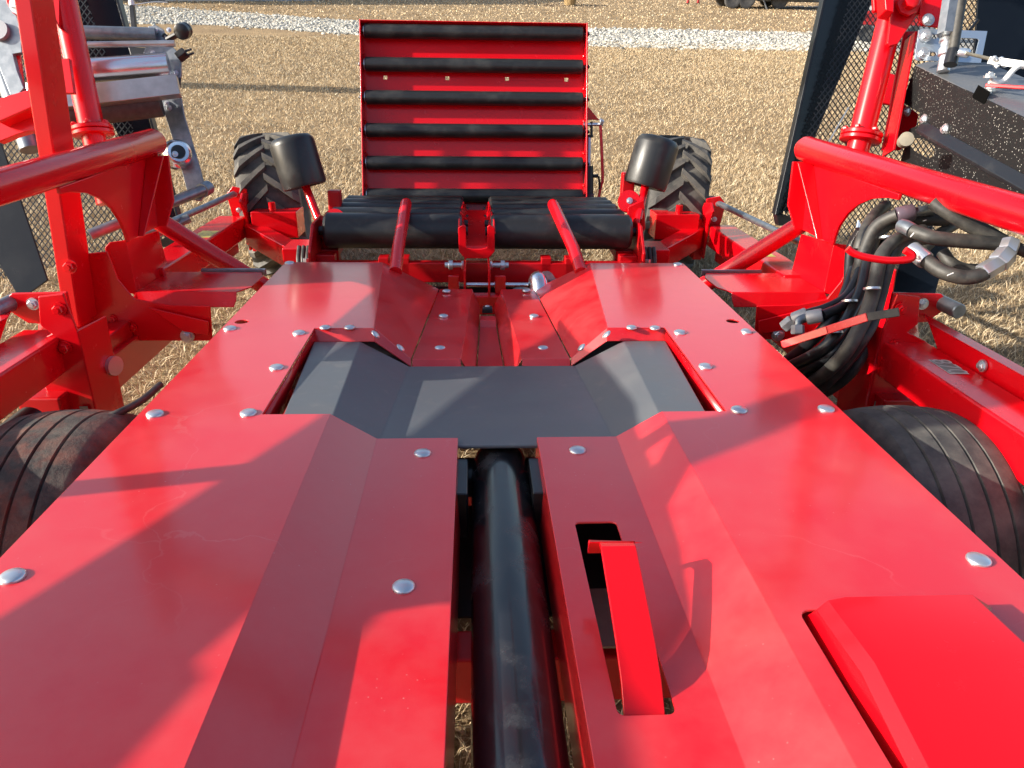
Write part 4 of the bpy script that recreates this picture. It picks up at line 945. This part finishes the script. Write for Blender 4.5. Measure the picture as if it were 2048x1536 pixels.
# white linkage on the box lid
LK = empty('linkage', WRAP, TOWER_LOC); LK.scale = TOWER_SIZE
MB().tube(pdz([(1935, 106), (1985, 118)], 2.40), .0055, 10).build('thin_rod', 'ivory', LK)
MB().lathe([(.011, 0), (.014, .008), (.014, .03), (.010, .035)], D(1920, 104, 2.42), D(1940, 107, 2.41)-D(1920, 104, 2.42), 14).build('rod_end', 'bluezinc', LK)
MB().bar(D(1982, 120, 2.38), D(2080, 134, 2.28), .004, .022, up=CU).build('flat_link', 'white', LK, bev=.001)
MB().tube(spline(pdz([(1984, 162), (2000, 166), (2014, 160), (2034, 138), (2050, 132), (2090, 140)], 2.30), 6), .0085, 12).build('bent_link', 'white', LK)
for (u, v) in ((1992, 118), (2006, 120), (1998, 130), (2014, 129)): bolt(D(u, v, 2.36), LK, n=(0, -.3, 1) if v < 125 else (0, -.3, -1), me=HEX, sc=.7)
for (u, v, n_) in ((1984, 154, (0, 0, 1)), (1986, 176, (0, 0, -1))): bolt(D(u, v, 2.29), LK, n=n_, me=HEX, sc=1.1)
MB().bar(D(1976, 171, 2.30), D(2090, 178, 2.20), .012, .010, up=CU).build('red_link', 'red', LK, bev=.002)

# ---------------------------------------------------------------- hydraulic hoses on the right
HZ = empty('hydraulic_hoses', WRAP, TOWER_LOC); HZ.scale = TOWER_SIZE; HZ['label'] = 'bundle of thick black hydraulic hoses hanging under the right guide rail'
def hose(px, r=.019, m='hose', n=7): return MB().tube(spline([D(*q) for q in px], n), r, 14).build('hose', m, HZ)
def ferrule(a, b_, r=.025, m='zinc', seg=20, hexa=False):
    a, b_ = D(*a), D(*b_); Ln = (b_-a).length
    return MB().lathe([(r*.9, 0), (r, .004), (r, Ln-.004), (r*.9, Ln)], a, b_-a, 6 if hexa else seg).build('ferrule', m, HZ, smooth=40)
hose([(1722, 500, 2.35), (1728, 480, 2.35), (1740, 450, 2.37), (1756, 428, 2.40), (1775, 412, 2.46)])
hose([(1712, 600, 2.32), (1722, 540, 2.33), (1738, 490, 2.33), (1756, 455, 2.32), (1780, 438, 2.30), (1800, 430, 2.28)], .020)
hose([(1741, 520, 2.34), (1748, 490, 2.34), (1760, 465, 2.33), (1785, 448, 2.33), (1830, 440, 2.33), (1900, 440, 2.33)], .019)
ferrule((1797, 432, 2.28), (1832, 424, 2.27), .026, 'purple'); hose([(1830, 425, 2.27), (1845, 422, 2.27), (1858, 420, 2.29), (1868, 424, 2.33)], .0145, 'galv')
hose([(1560, 800, 2.40), (1630, 765, 2.26), (1690, 712, 2.10), (1732, 640, 2.08), (1752, 580, 2.10), (1765, 520, 2.12), (1785, 490, 2.14), (1815, 472, 2.18), (1850, 462, 2.22)], .020)
hose([(1580, 815, 2.40), (1655, 770, 2.26), (1722, 690, 2.11), (1752, 640, 2.10), (1772, 570, 2.12), (1786, 520, 2.13), (1800, 498, 2.15), (1830, 484, 2.2), (1860, 478, 2.24)], .0165)
hose([(1830, 462, 2.10), (1848, 468, 2.08), (1875, 476, 2.06), (1930, 482, 2.05), (2012, 488, 2.05)], .0195)
MB().tube(spline([D(1808, 452, 2.14), D(1818, 455, 2.12), D(1830, 462, 2.10)], 5), .020, 14).build('hose', 'galv', HZ)
ferrule((1827, 498, 2.08), (1858, 522, 2.04), .024, 'zinc')
hose([(1857, 521, 2.04), (1880, 538, 2.02), (1905, 549, 2.0), (1935, 555, 1.99), (1960, 552, 1.98), (1975, 546, 1.98)], .0195)
ferrule((1968, 547, 1.98), (2003, 526, 1.99), .0245, 'zinc', 6, True); ferrule((2000, 528, 1.99), (2020, 506, 2.0), .028, 'zinc', 6, True); ferrule((2018, 508, 2.0), (2028, 482, 2.01), .024, 'zinc', 6, True)
hose([(1870, 405, 2.12), (1900, 425, 2.10), (1950, 455, 2.08), (2010, 482, 2.06)], .0185)
ferrule((1905, 425, 2.16), (1945, 443, 2.14), .012, 'zinc'); hose([(1945, 443, 2.14), (1980, 462, 2.12), (2048, 500, 2.08), (2120, 530, 2.06)], .016)
hose([(1890, 505, 2.18), (1905, 525, 2.16), (1930, 538, 2.15), (1965, 540, 2.14), (1990, 535, 2.14)], .018)
hose([(1850, 500, 2.30), (1880, 470, 2.32), (1910, 452, 2.36), (1930, 440, 2.4)], .017)
for k, (a, b_, c, d_) in enumerate((((1600, 720), (1660, 690), (1720, 600), (1740, 520)), ((1600, 740), (1670, 705), (1725, 620), (1750, 540)), ((1625, 745), (1680, 715), (1735, 640), (1760, 560)), ((1640, 755), (1700, 720), (1745, 650), (1770, 580)), ((1610, 700), (1650, 660), (1690, 600), (1712, 540)))):
    hose([(a[0]-70, a[1]+62, 2.50+.015*k), (a[0]+8, a[1]+34, 2.38+.015*k), (b_[0]+16, b_[1]+14, 2.28+.015*k), (c[0]+8, c[1]-10, 2.30+.02*k), (d_[0]-6, d_[1]-40, 2.34+.02*k), (d_[0]+14, d_[1]-80, 2.38)], .0165, 'hose' if k % 2 else 'black')
    hose([(a[0]-90, a[1]+50, 2.45+.015*k), (a[0]-30, a[1]+20, 2.34+.015*k), (*b_, 2.17+.015*k), (*c, 2.22+.02*k), (*d_, 2.30+.02*k)], .018, 'black')
ferrule((1590, 640, 2.28), (1620, 628, 2.26), .022, 'rim'); ferrule((1572, 655, 2.30), (1590, 640, 2.28), .020, 'rim', 6, True)
ferrule((1600, 668, 2.24), (1600, 650, 2.24), .020, 'rim', 6, True); hose([(1600, 655, 2.24), (1602, 642, 2.24), (1612, 636, 2.24), (1622, 634, 2.24)], .012, 'galv'); ferrule((1618, 636, 2.24), (1650, 630, 2.22), .021, 'rim')
hose([(1618, 628, 2.27), (1660, 615, 2.26), (1700, 590, 2.28), (1725, 540, 2.32)], .015, 'black'); hose([(1650, 630, 2.22), (1690, 612, 2.24), (1720, 580, 2.28), (1740, 540, 2.3)], .015, 'black')
for (u, v, d_) in ((1745, 577, 2.07), (1738, 515, 2.30), (1774, 475, 2.31), (1671, 664, 2.14), (1700, 602, 2.2)):
    MB().lathe([(.0225, -.003), (.0225, .003)], D(u+4, v, d_), D(u, v+18, d_)-D(u, v, d_), 18).build('cable_tie', 'zinc', HZ)
# white printed dashes on the hose covers
for a, b_, d_ in (((1826, 474), (1833, 466), 2.052), ((1900, 551), (1912, 546), 1.965), ((1851, 442), (1857, 440), 2.29)):
    MB().tube([D(*a, d_-.021), D(*b_, d_-.021)], .0016, 6).build('printed_mark', 'white', HZ)
MB().prism(pdz([(1722, 440), (1730, 458), (1722, 500), (1712, 498), (1716, 470)], 2.42), CF*((2.43)-(2.42))).build('hose_tag', mat('blue_tag', (.30, .38, .52), .5), HZ)
# red hoop and strap that hold the hoses
hp = spline(pdz([(1700, 497, ), (1712, 506), (1735, 514), (1770, 520), (1800, 521), (1825, 518), (1830, 510), (1815, 500)], 2.02), 6)
MB().tube(hp, .010, 12).build('hose_hoop', 'red', HZ)
s0, s1, s2, s3 = D(1568, 690, 2.16), D(1660, 660, 2.06), D(1740, 634, 1.99), D(1804, 624, 1.95)
for a, b_, m in ((s0, s1, 'red'), (s1, s2, 'red'), (s2, s3, 'hose')): MB().bar(a, b_, .006, .023, up=CU).build('hose_strap', m, HZ, bev=.002)
sheet('strap_foot', [T(1, [(.90, 2.10, -.02), (.90, 2.32, -.02), (.94, 2.32, -.05), (.94, 2.10, -.05)])], 'red', HZ, th=.006, bev=.002)
# thin black hose crossing on the left, beside the deck
MB().tube(spline([D(320, 770, 2.35), D(285, 800, 2.22), D(245, 822, 2.14), D(205, 838, 2.12), D(150, 852, 2.15)], 5), .011, 12).build('left_hose', 'hose', WRAP)
# ---------------------------------------------------------------- added shadow caster beside the camera, outline shaped to throw the deck shadow
SG = empty('shadow_caster', WRAP); SG['label'] = 'unseen black sheet added beside the deck to cast its shadow'
gp = [(.15, .28), (.746, .453), (.971, .506), (1.40, .60), (1.933, .663), (1.994, .678), (2.115, .735), (2.317, .786), (2.33, .80), (1.766, .854), (1.405, .894), (1.239, .884), (1.044, .885),
      (1.134, .955), (1.278, 1.086), (1.334, 1.158), (1.45, 1.18), (1.95, 1.18), (1.95, 1.5), (1.20, 1.5), (1.16, 1.25), (1.179, 1.134), (1.074, 1.051), (.97, .952), (.888, .881), (.753, .873), (.60, .85),
      (.54, .832), (.47, .81), (.388, .775), (.20, .775), (.20, .70), (.70, .69), (.716, .655), (.714, .619), (.585, .589), (.543, .598), (.426, .58), (.15, .54)]
MB().prism([(-1.9, y, z) for y, z in gp], (-.012, 0, 0)).build('caster_sheet', 'navy', SG, bev=.002)
MB().box((-1.93, .05, -.30), (-1.97, .13, .40)).build('caster_post', 'red', SG, bev=.005)
MB().box((-1.93, 1.12, -.30), (-1.97, 1.18, 1.12)).build('caster_post', 'red', SG, bev=.005)
MB().box((-1.93, .05, -.36), (-1.40, .13, -.28)).build('caster_foot', 'red', SG, bev=.005)
MB().box((-1.93, 1.10, -.36), (-1.40, 1.18, -.28)).build('caster_foot', 'red', SG, bev=.005)

# overhead arch that joins the two wrapping arms (above the frame; mirrored in the deck paint)
AR = empty('overhead_arch', WRAP); AR['label'] = 'red overhead arch carrying both wrapping arms'
tl, tr = aL+dL*1.45, aR+dR*1.45; cn = Vector((.0, 3.15, 2.25))
for e in (tl, tr): MB().bar(e, cn, .13, .16).build('arch_beam', 'red', AR, bev=.01)
MB().lathe([(.20, -.10), (.22, -.08), (.22, .10), (.16, .16)], cn, (0, 0, 1), 28).build('slew_ring', 'black', AR, smooth=40)
MB().box(cn+Vector((-.16, -.20, .12)), cn+Vector((.16, .20, .42))).build('drive_motor', 'darkred', AR, bev=.02)
MB().bar(cn+Vector((0, .1, .1)), cn+Vector((0, 1.0, -.1)), .14, .18).build('arch_stay', 'red', AR, bev=.01)

# ---------------------------------------------------------------- far things on the field
def px_m(p): return (M2W.inverted() @ Vector(p) - CAMM).dot(CF)/FPX          # metres per pixel at a world point
M['grey_steel'] = mat('trailer_grey', (.20, .205, .21), .5, metal=.3)
M['far_tyre'] = mat('parked_tyre', (.05, .05, .052), .8, dust=(4, (.2, .19, .17), .4, .7, .5))
M['asphalt'] = mat('asphalt', (.05, .05, .055), .9, noise=[(3, (.07, .07, .07), .4, .7)])
def far_wheel(parent, p, r, w_, hub='alu'):
    W = empty('wheel', parent, p)
    MB().lathe([(r*.55, -w_*.4), (r*.7, -w_*.5), (r*.92, -w_*.45), (r, -w_*.3), (r, w_*.3), (r*.92, w_*.45), (r*.7, w_*.5), (r*.55, w_*.4)], (0, 0, 0), (0, 1, 0), 36).build('tyre', 'far_tyre', W)
    MB().lathe([(r*.56, -w_*.38), (r*.50, -w_*.30), (r*.42, -w_*.12), (r*.2, -w_*.2), (r*.2, w_*.1), (r*.56, w_*.38)], (0, 0, 0), (0, 1, 0), 30).build('rim', hub, W)
    for k in range(5):
        a = 2*math.pi*k/5; c, s_ = math.cos(a), math.sin(a)
        MB().bar((c*r*.12, -w_*.30, s_*r*.12), (c*r*.52, -w_*.34, s_*r*.52), r*.12, w_*.06, up=(0, 1, 0)).build('spoke', hub, W)
# utility trailer
p = ground_at(1463, 17); k = px_m(p); TRL = empty('utility_trailer', None, p); tag(TRL, 'grey two axle utility trailer parked beyond the gravel drive', 'trailer')
r = 17*k
for du in (0, 28): far_wheel(TRL, (du*k, 0, r), r, r*.55); far_wheel(TRL, (du*k, 62*k, r), r, r*.55)
MB().box((-40*k, -2*k, r*1.05), (175*k, 64*k, r*1.40)).build('frame', 'grey_steel', TRL, bev=.02)
MB().box((-42*k, -4*k, r*1.42), (178*k, 66*k, r*1.55)).build('bed', 'grey_steel', TRL, bev=.02)
MB().prism([(-20*k, -8*k, r*2.15), (48*k, -8*k, r*2.15), (56*k, -8*k, r*1.6), (-28*k, -8*k, r*1.6)], (0, 10*k, 0)).build('fender', 'grey_steel', TRL, bev=.02)
for x in range(-40, 176, 27): MB().box((x*k, -4*k, r*1.55), ((x+3)*k, -1*k, r*3.6)).build('rail_post', 'grey_steel', TRL)
MB().box((-42*k, -4.5*k, r*3.5), (178*k, -.5*k, r*3.7)).build('top_rail', 'grey_steel', TRL)
MB().tube([(60*k, 0, r*1.1), (72*k, -1*k, 0)], 1.6*k, 8).build('jack_stand', 'grey_steel', TRL)
# pickup truck in front of it
p = ground_at(1556, 18); k = px_m(p); TRK = empty('pickup_truck', None, p); tag(TRK, 'grey pickup truck with bright wheel parked right of the trailer', 'truck')
r = 17*k
for du in (0, 150): far_wheel(TRK, (du*k, 0, r), r, r*.6, 'white'); far_wheel(TRK, (du*k, 70*k, r), r, r*.6, 'white')
MB().prism([(-44*k, 0, r*.75), (-44*k, 0, r*2.1), (-38*k, 0, r*2.7), (40*k, 0, r*2.7), (58*k, 0, r*4.1), (118*k, 0, r*4.1), (138*k, 0, r*2.8), (196*k, 0, r*2.5), (204*k, 0, r*2.0), (204*k, 0, r*.75)], (0, 70*k, 0)).build('body', 'grey_steel', TRK, bev=.05)
MB().prism([(64*k, -.4*k, r*2.9), (50*k, -.4*k, r*2.9), (62*k, -.4*k, r*3.9), (114*k, -.4*k, r*3.9), (128*k, -.4*k, r*2.9)], (0, .6*k, 0)).build('side_window', 'navy', TRK)
MB().box((-48*k, 2*k, r*.8), (-40*k, 68*k, r*1.15)).build('bumper', 'zinc', TRK, bev=.02)
q = MB(); pp = [ground_at(u, v) for u, v in ((1575, 12), (1800, 12), (1800, 26), (1640, 23), (1560, 18))]
q.add([(a.x, a.y, .008) for a in pp], [tuple(range(5))]); tag(q.build('asphalt_road', 'asphalt', smooth=0), 'dark asphalt strip beside the parked truck', kind='structure')
# two red marker posts
M['post_red'] = mat('post_red', (.55, .03, .03), .5)
for n_, (u, lab) in enumerate(((1375, 'left one of two small red marker posts at the far drive'), (1396, 'right one of two small red marker posts at the far drive'))):
    p = ground_at(u, 7); k = px_m(p); PO = empty('marker_post', None, p); tag(PO, lab, 'marker post', 'red marker posts on the far lawn')
    MB().lathe([(2.6*k, 0), (2.4*k, 3*k), (1.9*k, 24*k), (1.2*k, 25*k)], (0, 0, 0), (0, 0, 1), 14).build('post', 'post_red', PO)
    MB().lathe([(4*k, 0), (4*k, 1.2*k)], (0, 0, 0), (0, 0, 1), 14).build('base', 'black', PO)
# clump of dry ornamental grass on a mulch bed
p = ground_at(1140, 11); k = px_m(p); CL = empty('grass_clump', None, p); tag(CL, 'clump of dry tan ornamental grass on a dark mulch bed', 'plant')
m_ = MB()
for i in range(420):
    a = random.uniform(0, 6.28); rr = random.random()**.7*11*k; h = random.uniform(14, 42)*k; le = random.uniform(.1, .5)*h
    b0 = Vector((rr*math.cos(a), rr*math.sin(a), 0)); tdir = Vector((math.cos(a), math.sin(a), 0)); sd = Vector((-math.sin(a), math.cos(a), 0))*k*.5
    m_.add([b0-sd, b0+sd, b0+tdir*le*.4+Vector((0, 0, h*.7))+sd*.7, b0+tdir*le*.4+Vector((0, 0, h*.7))-sd*.7, b0+tdir*le+Vector((0, 0, h*.92))], [(0, 1, 2, 3), (3, 2, 4)])
o = m_.build('blades', mat('dry_clump', (.46, .32, .15), .8), CL, smooth=0); o['kind'] = 'stuff'
m_ = MB()
for i in range(160):
    a = random.uniform(0, 6.28); rr = random.random()**.5; s_ = random.uniform(.8, 2.2)*k
    c = Vector((rr*math.cos(a)*75*k, rr*math.sin(a)*45*k, s_*.2)); m_.lathe([(s_*.6, -s_*.3), (s_, 0), (s_*.5, s_*.5)], c, (random.random()-.5, random.random()-.5, 1), 5)
o = m_.build('mulch', mat('bark_mulch', (.09, .062, .045), .9), CL, smooth=0); o['kind'] = 'stuff'
# delivery van seen through the right mesh
p = ground_at(1700, 84); k = px_m(p); VAN = empty('utility_vehicle', None, p); tag(VAN, 'small red and white utility vehicle behind the right mesh guard', 'vehicle')
r = 16*k
for du in (26, 120): far_wheel(VAN, (du*k, -1*k, r), r, r*.7, 'black'); far_wheel(VAN, (du*k, 60*k, r), r, r*.7, 'black')
MB().prism([(0, 0, 14*k), (0, 0, 26*k), (8*k, 0, 30*k), (165*k, 0, 30*k), (165*k, 0, 14*k)], (0, 58*k, 0)).build('bumper', 'rim', VAN, bev=.02)
MB().prism([(4*k, 1*k, 30*k), (4*k, 1*k, 46*k), (12*k, 1*k, 56*k), (160*k, 1*k, 56*k), (160*k, 1*k, 30*k)], (0, 56*k, 0)).build('body', 'post_red', VAN, bev=.03)
MB().prism([(12*k, 2*k, 56*k), (14*k, 2*k, 68*k), (158*k, 2*k, 68*k), (158*k, 2*k, 56*k)], (0, 54*k, 0)).build('white_panel', 'white', VAN, bev=.02)
MB().prism([(14*k, 3*k, 68*k), (34*k, 3*k, 100*k), (150*k, 3*k, 100*k), (156*k, 3*k, 68*k)], (0, 52*k, 0)).build('cab', 'post_red', VAN, bev=.03)
MB().lathe([(4*k, 0), (4.4*k, 1.5*k), (3*k, 2.4*k)], (14*k, 1*k, 50*k), (-.3, -1, 0), 18).build('headlight', 'alu', VAN)
# low buildings at the far left
for u0, u1, mt, lab in ((-160, 300, mat('brown_brick', (.17, .10, .075), .9), 'long low brown brick building at the far left'), (330, 470, mat('pale_wall', (.60, .55, .48), .9), 'pale low building right of the brown brick one')):
    a, b_ = ground_at(u0, 1.5), ground_at(u1, 1.5); BD = empty('building', None, a); tag(BD, lab, 'building', 'far buildings'); w_ = (b_-a).length; hh = 4.2
    ang = math.atan2(b_.y-a.y, b_.x-a.x); BD.rotation_euler.z = ang
    MB().box((0, 0, 0), (w_, 9, hh)).build('wall', mt, BD)
    MB().prism([(-.4, -.5, hh), (w_+.4, -.5, hh), (w_+.4, 4.5, hh+2), (-.4, 4.5, hh+2)], (0, 0, .2)).build('roof', 'grey_steel', BD)
    n_ = max(2, int(w_/4))
    for i in range(n_):
        x = (i+.5)*w_/n_; WN = MB().box((x-.6, -.05, 1.3), (x+.6, .0, 2.8)).build('window', 'navy', BD)
        MB().box((x-.7, -.09, 1.18), (x+.7, -.052, 1.3)).build('sill', 'white', WN)

# unseen shadow caster added at left; its boom throws the band on the grass
a, b_ = ground_at(330, 170), ground_at(760, 183); hb = 2.3
off = Vector((-SUN_DIR.x, -SUN_DIR.y, 0))*(hb/-SUN_DIR.z)
A, B = a+off+Vector((0, 0, hb)), b_+off+Vector((0, 0, hb)); dv = (B-A).normalized(); A = A-dv*2.5
LD = empty('boom_shadow_caster', None, (A.x, A.y, 0)); tag(LD, 'unseen boom and body added left of view to cast a shadow', 'boom_caster')
o3 = Vector((A.x, A.y, 0))
MB().bar(A-o3, B-o3, .30, .42).build('boom', 'post_red', LD, bev=.02)
MB().prism([(-3.2, -.9, .7), (-3.2, -.9, 1.7), (-1.6, -.9, 1.8), (-1.5, -.9, 2.6), (-.3, -.9, 2.6), (.2, -.9, 1.6), (.6, -.9, .7)], (0, 1.8, 0)).build('body', 'post_red', LD, bev=.05)
for x in (-2.5, -.1):
    for y in (-1.05, 1.05): far_wheel(LD, (x, y, .62), .62, .45, 'rim')

# unseen sky blocker added behind the camera to dim camera-facing surfaces
TC = empty('sky_blocker', None, (-.06, -2.3, 0)); tag(TC, 'unseen farm vehicle shape added behind the camera to block sky light', 'sky_blocker')
MB().prism([(-.45, 0, .9), (-.45, 0, 1.7), (-.45, -2.2, 1.75), (-.45, -2.4, 1.0)], (.9, 0, 0)).build('bonnet', 'black', TC, bev=.05)
MB().prism([(-.80, .30, 1.1), (-.80, .42, 1.9), (-.72, .28, 2.95), (-.72, -1.2, 2.95), (-.80, -1.5, 1.7), (-.80, -1.5, 1.1)], (1.6, 0, 0)).build('cab', 'navy', TC, bev=.05)
MB().box((-.85, .40, 2.95), (.85, -1.35, 3.10)).build('cab_roof', 'black', TC, bev=.04)
MB().box((-.35, .75, .45), (.35, -2.2, .95)).build('axle_housing', 'black', TC, bev=.04)
MB().bar((0, .7, .55), (0, 1.5, .55), .12, .10).build('drawbar', 'black', TC, bev=.01)
for x in (-1.05, 1.05):
    for (yy, rr_) in ((-.1, .92), (-2.1, .62)):
        W_ = empty('wheel', TC, (x, yy, rr_))
        MB().lathe([(rr_*.5, -.2), (rr_*.85, -.27), (rr_*.97, -.22), (rr_, 0), (rr_*.97, .22), (rr_*.85, .27), (rr_*.5, .2)], (0, 0, 0), (1, 0, 0), 40).build('tyre', 'far_tyre', W_)
        MB().lathe([(rr_*.5, -.19), (rr_*.2, -.08), (rr_*.2, .08), (rr_*.5, .19)], (0, 0, 0), (1, 0, 0), 30).build('rim', 'rim', W_)
    MB().prism([(x-.28, .95, 1.25), (x-.28, .7, 1.85), (x-.28, -.6, 1.95), (x-.28, -1.0, 1.5), (x-.28, -.6, 1.88), (x-.28, .6, 1.78)], (.56, 0, 0)).build('mudguard', 'black', TC, bev=.01)
